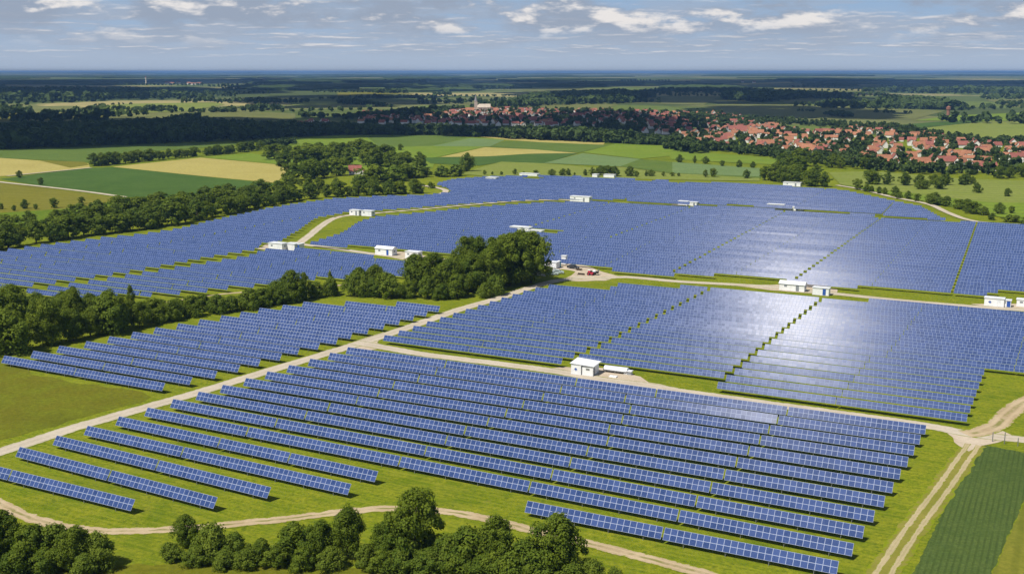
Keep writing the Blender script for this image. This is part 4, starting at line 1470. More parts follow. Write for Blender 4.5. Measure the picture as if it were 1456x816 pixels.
# tree band behind the green fields, sunlit, then the darker one against the village
wood([(390, 198), (480, 192.5), (620, 193), (722, 197), (728, 185), (640, 179), (560, 179), (480, 177), (400, 184)], 9, 12)
wood([(712, 197.5), (800, 201), (945, 208), (1010, 217), (1012, 205), (960, 197), (860, 186.5), (760, 182), (700, 183)], 8, 12.5)
wood([(940, 213), (985, 219), (1010, 218), (1000, 204), (945, 201)], 9, 11)
wood([(956, 214), (1000, 214), (1090, 224), (1090, 214), (1040, 206), (956, 202)], 9, 9)
wood([(365, 213), (420, 206), (425, 196), (380, 200)], 8, 12)
# clumps and strips of the far country
for pts, st, hh in (
    ([(485, 171), (560, 168), (620, 166), (660, 157), (660, 151), (560, 158), (490, 163)], 16, 14),
    ([(640, 152), (720, 155), (790, 150), (900, 147), (925, 142), (900, 136), (800, 140), (700, 146)], 20, 15),
    ([(700, 149), (760, 133), (880, 128.5), (930, 134), (930, 140), (780, 146)], 24, 15),
    ([(1025, 142), (1085, 146), (1140, 141), (1225, 142), (1200, 134), (1100, 129), (1030, 131)], 22, 16),
    ([(1235, 147), (1265, 153), (1320, 156), (1384, 158), (1375, 150), (1330, 141), (1260, 137)], 18, 16),
    ([(1171, 164), (1195, 167.5), (1212, 167), (1212, 162), (1190, 158.5), (1172, 160)], 9, 15),
    ([(1400, 172), (1425, 172), (1428, 168), (1405, 167)], 10, 14),
    ([(528, 133), (582, 133), (575, 127.5), (535, 128)], 22, 17),
    ([(612, 136), (645, 136), (640, 131.5), (615, 132)], 20, 15),
    ([(480, 148), (520, 150), (562, 155), (560, 150), (520, 143), (480, 141)], 18, 14),
    ([(-60, 147), (90, 147), (170, 143), (310, 141), (300, 135), (180, 126), (0, 125), (-60, 125)], 42, 17),
    ([(345, 157), (405, 158), (400, 150), (350, 150)], 16, 15),
    ([(200, 154), (255, 156), (250, 151), (205, 150)], 16, 12),
    ([(130, 151), (200, 149), (195, 146.5), (135, 148)], 16, 11),
    ([(265, 161), (345, 160), (335, 153), (270, 156)], 16, 15),
    ([(160, 163), (187, 163), (185, 160), (162, 160)], 14, 10),
    ([(60, 163), (125, 161), (120, 156), (60, 157)], 16, 12),
    ([(-40, 164), (50, 164), (45, 155), (-40, 155)], 18, 12),
    ([(420, 167), (500, 170), (495, 164), (425, 160)], 15, 13),
    ([(450, 142), (620, 139), (760, 137), (760, 134.5), (600, 136), (455, 138)], 26, 12),
    ([(860, 131), (1020, 133), (1100, 129), (1100, 126), (950, 126)], 30, 15),
    ([(1220, 131), (1400, 135), (1520, 134), (1520, 126), (1380, 124), (1230, 126)], 34, 16),
    ([(1400, 150), (1456, 150), (1520, 152), (1520, 145), (1420, 144)], 20, 14),
    ([(1230, 160), (1300, 163), (1305, 159), (1240, 156)], 16, 8),
    ([(1120, 158), (1165, 160), (1160, 156), (1125, 155)], 14, 9),
    ([(1370, 188), (1384, 191), (1385, 187), (1373, 186)], 7, 9),
    ([(1403, 195), (1430, 197), (1430, 192), (1405, 191)], 7, 9),
):
    wood(pts, st, hh, True)
# hedges and single trees scattered over the far country
for i in range(90):
    y = 70 * FPX / (rngF.uniform(12, 72) + 0.0)
    x = rngF.uniform(-0.55, 0.55) * y
    d = rngF.uniform(-0.5, 0.5)
    n = int(rngF.integers(3, 26))
    s = rngF.uniform(9, 15) * (1 + y / 9000)
    h = rngF.uniform(8, 14)
    if y < 2300 and abs(x + 40) < 560:
        continue
    for k in range(n):
        far_tree(x + k * s * math.cos(d), y + k * s * math.sin(d) + rngF.uniform(-3, 3), h * rngF.uniform(0.7, 1.2), True)
# far forests out to the skyline: closed canopies with an uneven top and a steep margin


def canopy(x, y, rx, ry, h, rot=0.0):
    nr, na = 7, 30
    ph = rngF.uniform(0, 6.28, 4)
    A = np.linspace(0, 2 * np.pi, na, endpoint=False)
    rim = 1 + 0.22 * np.sin(2 * A + ph[0]) + 0.16 * np.sin(3 * A + ph[1]) + 0.10 * np.sin(7 * A + ph[2]) + 0.05 * np.sin(13 * A + ph[3])
    rings = []
    for k in range(nr + 1):
        f = 1.0 if k == 0 else 1.0 - (k - 1) / (nr - 0.7)
        xx, yy = np.cos(A) * rim * rx * f, np.sin(A) * rim * ry * f
        X, Y = x + xx * math.cos(rot) - yy * math.sin(rot), y + xx * math.sin(rot) + yy * math.cos(rot)
        G_ = height_far(X, Y)
        Z = G_ - 1 if k == 0 else G_ + h * rngF.uniform(0.62, 1.12, na) * (0.80 + 0.20 * np.sin(3 * A + ph[1] + k)) * (0.7 if k == 1 else 1.0)
        rings.append(np.stack([X, Y, Z], -1))
    Q = []
    for k in range(nr):
        a, b = rings[k], rings[k + 1]
        Q.append(np.stack([a, np.roll(a, -1, 0), np.roll(b, -1, 0), b], 1))
    c = rings[-1]
    Q.append(np.stack([c[0::2][:-1], c[1::2][:-1], np.repeat(c[:1], na // 2 - 1, 0), np.repeat(c[na // 2:na // 2 + 1], na // 2 - 1, 0)], 1)[:0])
    Q = np.concatenate(Q)
    FAR_P.append(Q.reshape(-1, 3))
    FAR_T.append(rngF.uniform(0, 0.8) + rngF.uniform(-0.15, 0.15, len(Q)))


for i in range(120):
    y = 3900 * (9.0 ** rngF.uniform(0, 1))
    x = rngF.uniform(-0.6, 0.6) * y
    canopy(x, y, y * rngF.uniform(0.012, 0.075), y * rngF.uniform(0.012, 0.06), rngF.uniform(11, 18), rngF.uniform(-0.3, 0.3))

# ------------------------------------------------------------------ village and town
# house kinds (a few sizes, wall and roof colours); each is body, roof, chimney and window rows
def house_proto(l, w, eave, ridge, wall, roof, seed, windows=True):
    rng = random.Random(seed)
    body = MB().house_body(-l / 2, l / 2, -w / 2, w / 2, eave, ridge).mesh("wall", [wall])
    rf = MB().gable(-l / 2, l / 2, -w / 2, w / 2, eave + 0.05, ridge + 0.05, 0.5, 0, 0.25).mesh("roof", [roof])
    cx = rng.uniform(-l / 4, l / 4)
    ch = MB().box(cx - .35, cx + .35, 0.5, 1.2, eave, ridge + 1.0).mesh("chimney", [M_TILE_B])
    wins = []
    if windows:
        for sy in (-1, 1):
            n = max(2, int(l / 3))
            for i in range(n):
                x = -l / 2 + l * (i + 0.5) / n
                wins.append(MB().box(x - .55, x + .55, min(sy * (w / 2 + .04), sy * (w / 2 - .1)), max(sy * (w / 2 + .04), sy * (w / 2 - .1)), 1.0, 2.4).mesh("window", [M_DARK]))
        for sx in (-1, 1):
            for y in (-w / 5, w / 5):
                wins.append(MB().box(min(sx * (l / 2 + .04), sx * (l / 2 - .1)), max(sx * (l / 2 + .04), sx * (l / 2 - .1)), y - .5, y + .5, 1.0, 2.4).mesh("window", [M_DARK]))
    return body, rf, ch, wins


HP = []
for i, (l, w, e, r, wl, rf) in enumerate(((11, 9, 4.2, 8.6, M_WALLW, M_TILE_O), (13, 9, 4.6, 9.0, M_WALLW, M_TILE_O), (10, 8.5, 5.0, 9.2, M_WALLC, M_TILE_O), (12, 10, 3.4, 8.2, M_WALLW, M_TILE_R),
                                          (15, 10, 5.4, 10.2, M_WALLC, M_TILE_R), (9.5, 8, 5.2, 8.8, M_WALLW, M_TILE_B), (12, 8, 4.0, 7.6, M_WALLW, M_TILE_O), (14, 9.5, 5.6, 10.4, M_WALLW, M_TILE_R))):
    HP.append(house_proto(l, w, e, r, wl, rf, i))
rngH = random.Random(21)
HOUSES = []


def house(pos, rz, k, label, group=None, windows=False, s=1.0, cat="house", name="house", sz=None):
    body, rf, ch, wins = HP[k]
    o = thing(name, label, cat, (pos[0], pos[1], 0), rz, group)
    o.scale = sz or (s, s, s)
    link("wall", body, o)
    r = link("roof", rf, o)
    link("chimney", ch, r)
    if windows:
        for w_ in wins:
            link("window", w_, o)
    HOUSES.append((pos[0], pos[1]))
    return o


def free(p, d):
    return all((p[0] - x) ** 2 + (p[1] - y) ** 2 > d * d for x, y in HOUSES)


# the larger buildings one can tell apart
for x, y, k, lw, rz, lab in (
    (1172, 193, 4, (2.0, 1.3, 1.0), 0.05, "long hall with an orange roof, the first of the two in the village"),
    (1198, 193, 0, (2.4, 1.4, 1.05), 0.05, "second long hall with an orange roof, beside its twin"),
    (1048, 189, 7, (2.2, 1.6, 1.1), 0.0, "big red-roofed block where the old town meets the village"),
    (1088, 186, 5, (1.5, 1.4, 1.25), 0.1, "tall pale building with a stepped look at the village's far edge"),
    (1088, 209, 0, (2.0, 1.5, 1.1), -0.15, "broad orange-roofed house on the near side of the market square"),
    (1112, 202, 5, (2.6, 1.5, 0.8), 0.1, "long brown-roofed barn on the market square"),
    (1145, 216, 1, (1.2, 1.2, 1.1), -0.3, "orange-roofed house standing alone in trees below the square"),
    (1256, 234, 0, (1.3, 1.3, 1.2), -0.2, "orange-roofed house nearest the meadow copse"),
    (1225, 233, 1, (1.1, 1.2, 1.1), 0.2, "white-walled house below two orange roofs by the copse"),
    (1307, 239, 1, (1.6, 1.4, 1.2), 0.1, "wide orange-roofed farmhouse above the meadow"),
    (1345, 236, 4, (1.4, 1.3, 1.0), 0.15, "red-roofed house with two white gables above the meadow"),
    (1366, 237, 6, (1.0, 1.1, 1.2), 0.5, "white house turned end-on above the meadow"),
    (1400, 242, 3, (1.8, 1.5, 1.0), -0.1, "low wide house with a brownish red roof nearest the bright meadow"),
    (1401, 218, 0, (1.2, 1.3, 1.2), 0.2, "single orange-roofed house among trees at the village's outer side"),
    (1444, 231, 7, (1.1, 1.2, 1.0), 0.0, "red-roofed house cut off from the village by trees at the frame edge"),
    (1300, 196, 1, (1.3, 1.2, 1.0), 0.3, "orange-roofed house on the upper street of the village"),
    (1306, 211, 0, (1.4, 1.4, 1.0), -0.2, "larger orange-roofed house in the middle of the village"),
):
    p = at(x, y)
    house(p, rz, k, lab, None, True, sz=(lw[0] * 0.68, lw[1] * 0.68, lw[2] * 0.72))
NEARV = [(990, 190), (1086, 178), (1150, 190), (1230, 182), (1265, 184), (1300, 188), (1335, 196), (1400, 206), (1460, 205), (1470, 232), (1400, 243), (1340, 243), (1290, 240), (1255, 237), (1215, 224), (1140, 220), (1090, 216), (1040, 212), (975, 202), (960, 196)]
TOWN = [(505, 177), (520, 163), (600, 160), (720, 157), (820, 158), (905, 160), (960, 162), (1010, 162), (1080, 172), (1085, 178), (990, 189), (960, 194), (900, 188), (820, 183), (740, 180), (600, 178)]


def scatter(poly_px, n, dmin, kinds, label, group, smax=1.0, tries=6000, bias=None, windows=False):
    W = [tuple(at(*p)) for p in poly_px]
    A_ = np.array(W)
    (x0, y0), (x1, y1) = A_.min(0), A_.max(0)
    c = 0
    for _ in range(tries):
        if c >= n:
            break
        p = (rngH.uniform(x0, x1), rngH.uniform(y0, y1))
        if not inside(W, p) or not free(p, dmin):
            continue
        if bias and rngH.random() > bias(p):
            continue
        street = 0.35 * math.sin(p[0] / 90.0) + 0.25 * math.sin(p[1] / 70.0)
        house(p, street + rngH.choice((0, math.pi / 2)) + rngH.gauss(0, 0.1), rngH.choice(kinds), label, group, windows, rngH.uniform(0.8, 1.1) * smax)
        c += 1
    return c


n1 = scatter(NEARV, 165, 10.5, [0, 0, 1, 1, 2, 3, 6, 0, 7], "white-walled house with a steep tiled roof among the garden trees of the nearer village", "houses of the nearer village", 0.62)
n2 = scatter(TOWN, 96, 12, [3, 4, 7, 4, 7, 1, 2, 5], "small tiled-roof house in the old town spread below the church", "houses of the old town", 0.68,
             bias=lambda p: 1.0 if p[0] < 100 else 0.6)
fh = house(at(505, 247.5), 0.15, 3, "red-roofed farmhouse with white walls in the copse behind the solar farm", None, True, 0.72)
house(at(515, 248.5), 1.6, 6, "low white outbuilding beside the red-roofed farmhouse", None, True, 0.5, cat="outbuilding", name="outbuilding")
n3 = scatter([(370, 182), (430, 176), (470, 172), (470, 177), (430, 180)], 10, 14, [3, 5, 7], "small house half hidden by the dark wood at the town's outer end", "houses at the wood's end of the town", 0.62)
print("houses", len(HOUSES), n1, n2, n3)
# far villages: pale buildings a few pixels wide
for cx_, cy_, n in ((240, 119.5, 5), (275, 120.5, 5), (370, 114.5, 4), (405, 115.5, 4), (1160, 113.5, 3), (580, 110.5, 3), (1060, 118, 2)):
    for i in range(n):
        p = at(cx_ + rngH.uniform(-16, 16), cy_ + rngH.uniform(-0.8, 0.8))
        o = house(p, rngH.uniform(-0.3, 0.3), 5, "pale building of a faraway settlement among the distant woods", "buildings of the faraway settlements", False, cat="building", name="far_building",
                  sz=(rngH.uniform(1.5, 3.0), 1.6, rngH.uniform(1.0, 1.5)))
        o.location.z = float(height_far(np.array(p[0]), np.array(p[1])))
# the rest of the old town's roofs, too many and too small to count
mb = MB()
RW = MB()
W_ = [tuple(at(*p)) for p in TOWN]
A_ = np.array(W_)
for poly, want, gap, roofs in ((TOWN, 420, 7.2, (1, 1, 2)), (NEARV, 95, 8.0, (2, 2, 1))):
    W_ = [tuple(at(*p)) for p in poly]
    A_ = np.array(W_)
    cnt = 0
    for _ in range(9000):
        if cnt >= want:
            break
        p = (rngH.uniform(A_[:, 0].min(), A_[:, 0].max()), rngH.uniform(A_[:, 1].min(), A_[:, 1].max()))
        if not inside(W_, p) or not free(p, gap) or (poly is TOWN and p[0] > 60 and rngH.random() < 0.7):
            continue
        HOUSES.append(p)
        l, w = rngH.uniform(7, 10), rngH.uniform(5.5, 7)
        e, r = rngH.uniform(2.6, 3.9), rngH.uniform(5.2, 6.8)
        a = 0.35 * math.sin(p[0] / 90.0) + 0.25 * math.sin(p[1] / 70.0) + rngH.choice((0, math.pi / 2))
        h_ = MB().house_body(-l / 2, l / 2, -w / 2, w / 2, e, r, 0).gable(-l / 2, l / 2, -w / 2, w / 2, e + .05, r + .05, 0.4, rngH.choice(roofs), 0.25)
        c, s = math.cos(a), math.sin(a)
        mb.add([(x * c - y * s + p[0], x * s + y * c + p[1], z) for x, y, z in h_.V], h_.F)
        mb.M[-len(h_.F):] = h_.M
        cnt += 1
link("town_houses", mb.mesh("town_houses", [M_WALLW, M_TILE_R, M_TILE_O]), kind="stuff", label="close mass of tiled roofs of the old town and the village", category="houses")
# gardens
for poly, n, hmin, hmax, dmin in ((NEARV, 520, 4.5, 7.5, 5.6), (TOWN, 800, 5, 9, 5.5)):
    Wp = [tuple(at(*p)) for p in poly]
    A_ = np.array(Wp)
    c = 0
    for _ in range(12000):
        if c >= n:
            break
        p = (rngH.uniform(A_[:, 0].min() - 15, A_[:, 0].max() + 15), rngH.uniform(A_[:, 1].min() - 15, A_[:, 1].max() + 15))
        if not inside(Wp, p) or not free(p, dmin):
            continue
        if poly is TOWN and p[0] < 60 and rngH.random() < 0.35:
            continue
        far_tree(p[0], p[1], rngH.uniform(hmin, hmax))
        c += 1
wood([(955, 200), (1040, 214), (1090, 220), (1140, 222), (1215, 228), (1260, 240), (1300, 243), (1400, 246), (1470, 240), (1470, 250), (1400, 249), (1300, 249), (1240, 244), (1180, 236), (1100, 226), (1040, 217), (960, 206)], 9, 7.5, False, False)
wood([(1250, 186), (1290, 184), (1330, 193), (1400, 203), (1470, 200), (1470, 207), (1400, 208), (1340, 200), (1290, 191), (1262, 190)], 10, 7, False, False)
wood([(960, 165), (1090, 172), (1280, 183), (1262, 187), (1150, 180), (1080, 176), (990, 172)], 11, 7, False, False)

P_all, T_all = np.concatenate(FAR_P), np.concatenate(FAR_T)
link("far_woods", leaf_mesh("far_woods", P_all, T_all, M_LEAF_F), kind="stuff", label="dark woods, hedges and garden trees of the open country behind the farm", category="woods")
print("far leaf quads", len(P_all) // 4)

# -- church: nave, choir, tower with spire, buttresses, windows
cp = at(688, 160.5)
ch = thing("church", "pale stone church with a tall pointed spire above the old town's roofs", "church", (cp[0], cp[1], 0), 0.06)
ch.scale = (0.66, 0.66, 0.62)
link("nave", MB().house_body(-17, 17, -8.5, 8.5, 15, 24).mesh("nave", [M_STONE]), ch)
nr = link("roof", MB().gable(-17, 17, -8.5, 8.5, 15.05, 24.05, 0.6, 0, 0.3).mesh("roof", [M_STONE]), ch)
link("tower", MB().box(-25, -17.1, -4, 4, 0, 31).box(-25.4, -16.7, -4.4, 4.4, 31, 31.8).mesh("tower", [M_STONE]), ch)
link("spire", MB().bar((-21, 0, 31.8), (-21, 0, 51), 4.2, 0, 8, 0.12).mesh("spire", [M_SPIRE]), ch)
link("choir", MB().cyl((17.5, 0), 7.2, 0, 13, 10).mesh("choir", [M_STONE]), ch)
link("choir_roof", MB().bar((17.5, 0, 13), (17.5, 0, 20), 7.7, 0, 10, 0.2).mesh("choir_roof", [M_TILE_O]), ch)
for i in range(6):
    x = -14 + i * 5.6
    for sy in (-1, 1):
        y0, y1 = sorted((sy * 8.5, sy * 9.9))
        link("buttress", MB().box(x - .5, x + .5, y0, y1, 0, 12.5).mesh("buttress", [M_STONE]), ch)
        if i < 5:
            y0, y1 = sorted((sy * 8.4, sy * 8.56))
            link("window", MB().box(x + 1.8, x + 3.8, y0, y1, 4, 12.5).mesh("window", [M_DARK]), ch)
for k in range(17):
    a = rngH.uniform(-45, 45)
    p = (cp[0] + a, cp[1] - rngH.uniform(9, 30))
    if free(p, 7):
        house(p, rngH.choice((0, 1.57)) + rngH.gauss(0, .15), rngH.choice([0, 2, 1, 4, 6]), "orange-roofed house crowded round the foot of the church", "houses round the church", False, 0.75)
ph_ = at(668, 160.5)
house(ph_, 0.1, 1, "large red-roofed hall standing against the church tower", None, False, sz=(1.1, 0.9, 0.95), cat="hall", name="hall")
# -- masts on the horizon side
mp2 = at(208, 121)
zt = float(height_far(np.array(mp2[0]), np.array(mp2[1])))
ms = thing("radio_tower", "slim pale tower rising from the distant dark woods", "tower", (mp2[0], mp2[1], zt))
ms.scale = (0.62, 0.62, 0.62)
link("shaft", MB().cyl((0, 0), 7, 0, 52, 10, 0, 4.5).mesh("shaft", [M_WALLC]), ms)
link("tower_head", MB().cyl((0, 0), 8, 52, 60, 10).mesh("tower_head", [M_WALLW]), ms)
link("antenna", MB().cyl((0, 0), 2.2, 60, 78, 8, 0, 0.8).mesh("antenna", [M_RED]), ms)
mp2 = at(1348, 164)
ms = thing("water_tower", "small brick-coloured tower alone on the dull far meadow", "tower", (mp2[0], mp2[1], 0))
link("shaft", MB().cyl((0, 0), 2.6, 0, 9, 10).mesh("shaft", [M_TILE_B]), ms)
link("tower_head", MB().cyl((0, 0), 3.6, 9, 13, 10).bar((0, 0, 13), (0, 0, 15), 3.8, 0, 10, 0.2).mesh("tower_head", [M_TILE_B]), ms)


# ------------------------------------------------------------------ transformer kiosks and white cabins
def local(p, dp=0.0, dq=0.0):
    v = np.array(p) + E1 * dp + E2 * dq
    return (v[0], v[1], 0.0)


def cabin(x0, x1, yb, h, depth, label, group=None, roof="flat", door="grey", emblem=False, vent=True, rz=0.0, name="transformer_kiosk", cat="kiosk", wmin=1.5):
    """White cabin whose near face spans photo columns X0..X1 at base line YB."""
    m = mpp(yb)
    h *= 0.86
    w = max(wmin, (x1 - x0) * m / 0.93)
    c = at((x0 + x1) / 2, yb) + E2 * depth / 2
    o = thing(name, label, cat, (c[0], c[1], 0), ROWZ + rz, group)
    hw, hd = w / 2, depth / 2
    link("base", MB().box(-hw - .15, hw + .15, -hd - .15, hd + .15, -0.05, 0.14).mesh("base", [M_CONC]), o)
    link("body", MB().box(-hw, hw, -hd, hd, 0.14, h).mesh("body", [M_WHITE]), o)
    if roof == "flat":
        link("roof", MB().box(-hw - .18, hw + .18, -hd - .18, hd + .18, h + .003, h + .16).mesh("roof", [M_WROOF]), o)
    elif roof == "gable":
        link("roof", MB().gable(-hw, hw, -hd, hd, h, h + .75, 0.25, 0, 0.1).mesh("roof", [M_WROOF]), o)
        link("gable", MB().add([(-hw, -hd, h), (-hw, hd, h), (-hw, 0, h + .74), (-hw + .08, -hd, h), (-hw + .08, hd, h), (-hw + .08, 0, h + .74)], [(0, 2, 1), (3, 4, 5), (0, 3, 5, 2), (1, 2, 5, 4)])
             .add([(hw - .08, -hd, h), (hw - .08, hd, h), (hw - .08, 0, h + .74), (hw, -hd, h), (hw, hd, h), (hw, 0, h + .74)], [(0, 2, 1), (3, 4, 5), (0, 3, 5, 2), (1, 2, 5, 4)]).mesh("gable", [M_WHITE]), o)
    dm = {"grey": M_GREY, "blue": M_BLUE, "white": M_WROOF}[door]
    dx = hw * 0.45
    d = link("door", MB().box(dx - .5, dx + .5, -hd - .04, -hd + .06, 0.16, min(h - .15, 2.2)).mesh("door", [dm]), o)
    link("handle", MB().box(dx - .42, dx - .34, -hd - .09, -hd - .041, 1.1, 1.22).mesh("handle", [M_STEEL]), d)
    if vent:
        link("vent", MB().box(-hw * .5 - .45, -hw * .5 + .45, -hd - .03, -hd + .05, h * .55, h * .8).mesh("vent", [M_GREY]), o)
        link("vent", MB().box(hw - .05, hw + .03, -.5, .5, h * .5, h * .78).mesh("vent", [M_GREY]), o)
    if emblem:
        e = MB()
        for (ex, ez, s) in ((0, 0, .2), (.3, .12, .15), (-.28, .08, .14), (.05, .32, .15), (.1, -.3, .12), (.36, -.18, .1)):
            e.box(-hw * .45 + ex - s, -hw * .45 + ex + s, -hd - .035, -hd - .004, h * .52 + ez - s * .8, h * .52 + ez + s * .8)
        link("emblem", e.mesh("emblem", [M_BLUE]), o)
    return o


# the hut by the cross track: two white boxes under one lean-to roof
c = at(826, 534) + E2 * 2.3
o = thing("transformer_hut", "largest white hut, two boxes under one sloping roof, by the gravel cross track", "hut", (c[0], c[1], 0), ROWZ + 0.04)
o.scale = (0.82, 0.9, 0.9)
link("base", MB().box(-3.5, 3.5, -2.5, 2.6, -.05, .12).mesh("base", [M_CONC]), o)
bl = link("box_body", MB().box(-3.3, -0.25, -2.3, 2.3, .12, 2.75).mesh("box_body", [M_WHITE]), o)
br = link("box_body", MB().box(0.05, 3.3, -2.05, 2.3, .12, 2.45).mesh("box_body", [M_WHITE]), o)
link("roof", MB().add([(-3.6, -2.55, 2.95), (3.7, -2.3, 2.62), (3.9, 2.8, 2.95), (-3.5, 2.7, 3.3), (-3.6, -2.55, 3.07), (3.7, -2.3, 2.74), (3.9, 2.8, 3.07), (-3.5, 2.7, 3.42)],
                      [(0, 3, 2, 1), (4, 5, 6, 7), (0, 1, 5, 4), (1, 2, 6, 5), (2, 3, 7, 6), (3, 0, 4, 7)]).mesh("roof", [M_WROOF]), o)
e = MB()
for ex, ez, s in ((0, 0, .22), (.3, .15, .16), (-.25, .14, .13), (.02, .34, .13), (.12, -.32, .11), (.4, -.14, .1), (-.5, -.1, .07)):
    e.box(-1.9 + ex - s, -1.9 + ex + s, -2.335, -2.304, 1.45 + ez - s * .8, 1.45 + ez + s * .8)
link("emblem", e.mesh("emblem", [M_BLUE]), o)
d = link("door", MB().box(3.24, 3.34, -1.4, -0.5, .15, 2.1).mesh("door", [M_GREY]), o)
link("handle", MB().box(3.341, 3.4, -1.3, -1.2, 1.05, 1.15).mesh("handle", [M_STEEL]), d)
for z in (2.0,):
    link("vent", MB().box(1.2, 2.3, -2.09, -2.0, 1.5, 2.0).mesh("vent", [M_STEEL]), o)
# long tank on a frame beside it
c = at(874, 531) + E2 * 1.0
o = thing("storage_tank", "long white half-round tank lying on a low frame beside the largest hut", "tank", (c[0], c[1], 0), ROWZ + 0.03)
tk = MB()
n = 14
V = []
for x in (-2.9, 2.9):
    for i in range(n):
        t = math.pi * i / (n - 1)
        V.append((x, -math.cos(t) * 1.05, 0.75 + math.sin(t) * 0.75))
F = [(i, i + 1, n + i + 1, n + i) for i in range(n - 1)] + [tuple(range(n - 1, -1, -1)), tuple(range(n, 2 * n)), (0, n, 2 * n - 1, n - 1)]
tk.add(V, F)
link("shell", tk.mesh("shell", [M_WROOF]), o)
link("frame", MB().box(-2.95, 2.95, -1.0, 1.0, .5, .748).mesh("frame", [M_STEEL]), o)
for x in (-2.5, 0, 2.5):
    for y in (-.85, .85):
        link("leg", MB().box(x - .08, x + .08, y - .08, y + .08, 0, .499).mesh("leg", [M_STEEL]), o)
cabin(887, 897, 533, 1.0, 1.0, "little white cabinet at the outer end of the long tank", name="meter_cabinet", cat="cabinet", vent=False)
o = thing("cable_hatch", "white square hatch cover lying on the gravel before the long tank", "hatch", tuple(at(872, 536)) + (0,), ROWZ)
link("cover", MB().box(-.9, .9, -.6, .6, .05, .3).mesh("cover", [M_WHITE]), o)
link("handle", MB().box(-.2, .2, -.05, .05, .301, .36).mesh("handle", [M_STEEL]), o)

KG = None
cabin(1109, 1142, 414, 2.7, 3.0, "white kiosk with grey doors where the bright sun glare meets the cross road", door="grey", roof="gable")
cabin(1147, 1174, 409, 1.9, 2.2, "low white container tucked behind the kiosk on the cross road", vent=False, door="white", name="container", cat="container")
cabin(1156, 1177, 420, 2.7, 2.6, "smaller white kiosk with one blue door on the cross road", door="blue", vent=False)
cabin(1401, 1425, 436, 2.9, 2.8, "white kiosk with a blue emblem near the frame edge on the cross road", emblem=True, vent=False, door="white")
cabin(1426, 1436, 437, 2.4, 2.2, "narrow white kiosk with a wide blue door beside the emblem one", door="blue", vent=False)
cabin(1447, 1470, 437, 2.5, 2.6, "white kiosk cut by the frame edge on the cross road", door="grey")
cabin(532, 559, 363, 3.0, 3.4, "longer white kiosk beside the grassy strip before the grove", roof="gable", door="blue")
cabin(575, 595, 368, 3.0, 3.2, "shorter white kiosk standing on gravel beside the longer one", roof="flat", door="grey")
cabin(380, 403, 356, 3.2, 3.6, "white cabin with junk leaning on it at the bend of the gravel track", door="white", vent=True)
o = cabin(405, 420, 356, 3.0, 3.4, "white cabin with a teal end wall at the bend of the gravel track", door="white", vent=False)
cabin(421, 426, 356, 2.8, 3.2, "narrow teal-doored box at the end of the white cabins", door="blue", vent=False, name="tool_box", cat="box")
cabin(496, 511, 306.5, 3.0, 3.0, "white open-fronted shelter on the winding track of the great field", door="grey")
cabin(513, 529, 307.5, 3.0, 3.2, "white kiosk next to the open-fronted shelter on the winding track", door="white")
cabin(724, 752, 331, 2.8, 4.0, "larger white flat-roofed building amid the great solar field", door="grey")
cabin(752, 770, 333, 1.8, 3.0, "lower white annex beside the building amid the solar field", door="grey", vent=False, name="annex", cat="annex")
cabin(810, 838, 287, 3.2, 4.0, "long white building with dark openings on the grass strip", door="grey", rz=-0.02)
cabin(964, 977, 292.5, 2.6, 3.4, "first low white cabin of a pair on the far strip", door="white", vent=False)
cabin(978, 990, 293, 2.2, 3.4, "second, lower white cabin of the pair on the far strip", door="grey", vent=False)
cabin(1091, 1113, 298, 3.0, 3.6, "white cabin on the far strip beside a dotted row gap", door="white", vent=True)
cabin(1116, 1139, 299.5, 2.0, 3.4, "flat row of white units beside the cabin at the row gap", door="grey", vent=True, name="inverter_units", cat="inverters")
cabin(690, 705, 258.5, 3.0, 5.0, "small white building alone in the farthest solar field", door="grey", vent=False)
cabin(738, 764, 250.5, 1.8, 5.0, "long low white roof at the very edge of the farthest field", door="white", vent=False, name="shelter", cat="shelter")
cabin(842, 849, 252.5, 2.4, 4.0, "tiny white hut at the edge of the farthest field", door="white", vent=False)
cabin(858, 873, 253, 2.4, 4.0, "white hut with a flat roof behind the farthest solar rows", door="white", vent=False)
cabin(1114, 1137, 265, 2.6, 4.0, "white building at the far field's edge under the copse", door="grey", vent=True)

# ------------------------------------------------------------------ the works yard beside the grove
cabin(781, 791, 382, 2.6, 3.0, "white site cabin in the works yard beside the grove", door="white", vent=False, name="site_cabin", cat="cabin")
cabin(798, 804, 376, 3.6, 1.6, "tall narrow white container in the works yard", door="white", vent=False, name="container", cat="container", rz=0.05)
p = at(794.5, 380)
o = thing("portable_toilet", "teal portable toilet standing between two white boxes in the yard", "toilet", (p[0], p[1], 0), ROWZ)
link("cabin_wall", MB().box(-.6, .6, -.6, .6, .12, 2.25).mesh("cabin_wall", [M_TEAL]), o)
link("roof", MB().bar((0, 0, 2.253), (0, 0, 2.5), .92, 0, 4, .5).mesh("roof", [M_WROOF]), o).rotation_euler = (0, 0, 0)
link("door", MB().box(-.4, .4, -.64, -.55, .2, 2.0).mesh("door", [M_TEAL]), o)
link("skid", MB().box(-.65, .65, -.65, .65, 0, .119).mesh("skid", [M_BLACK]), o)


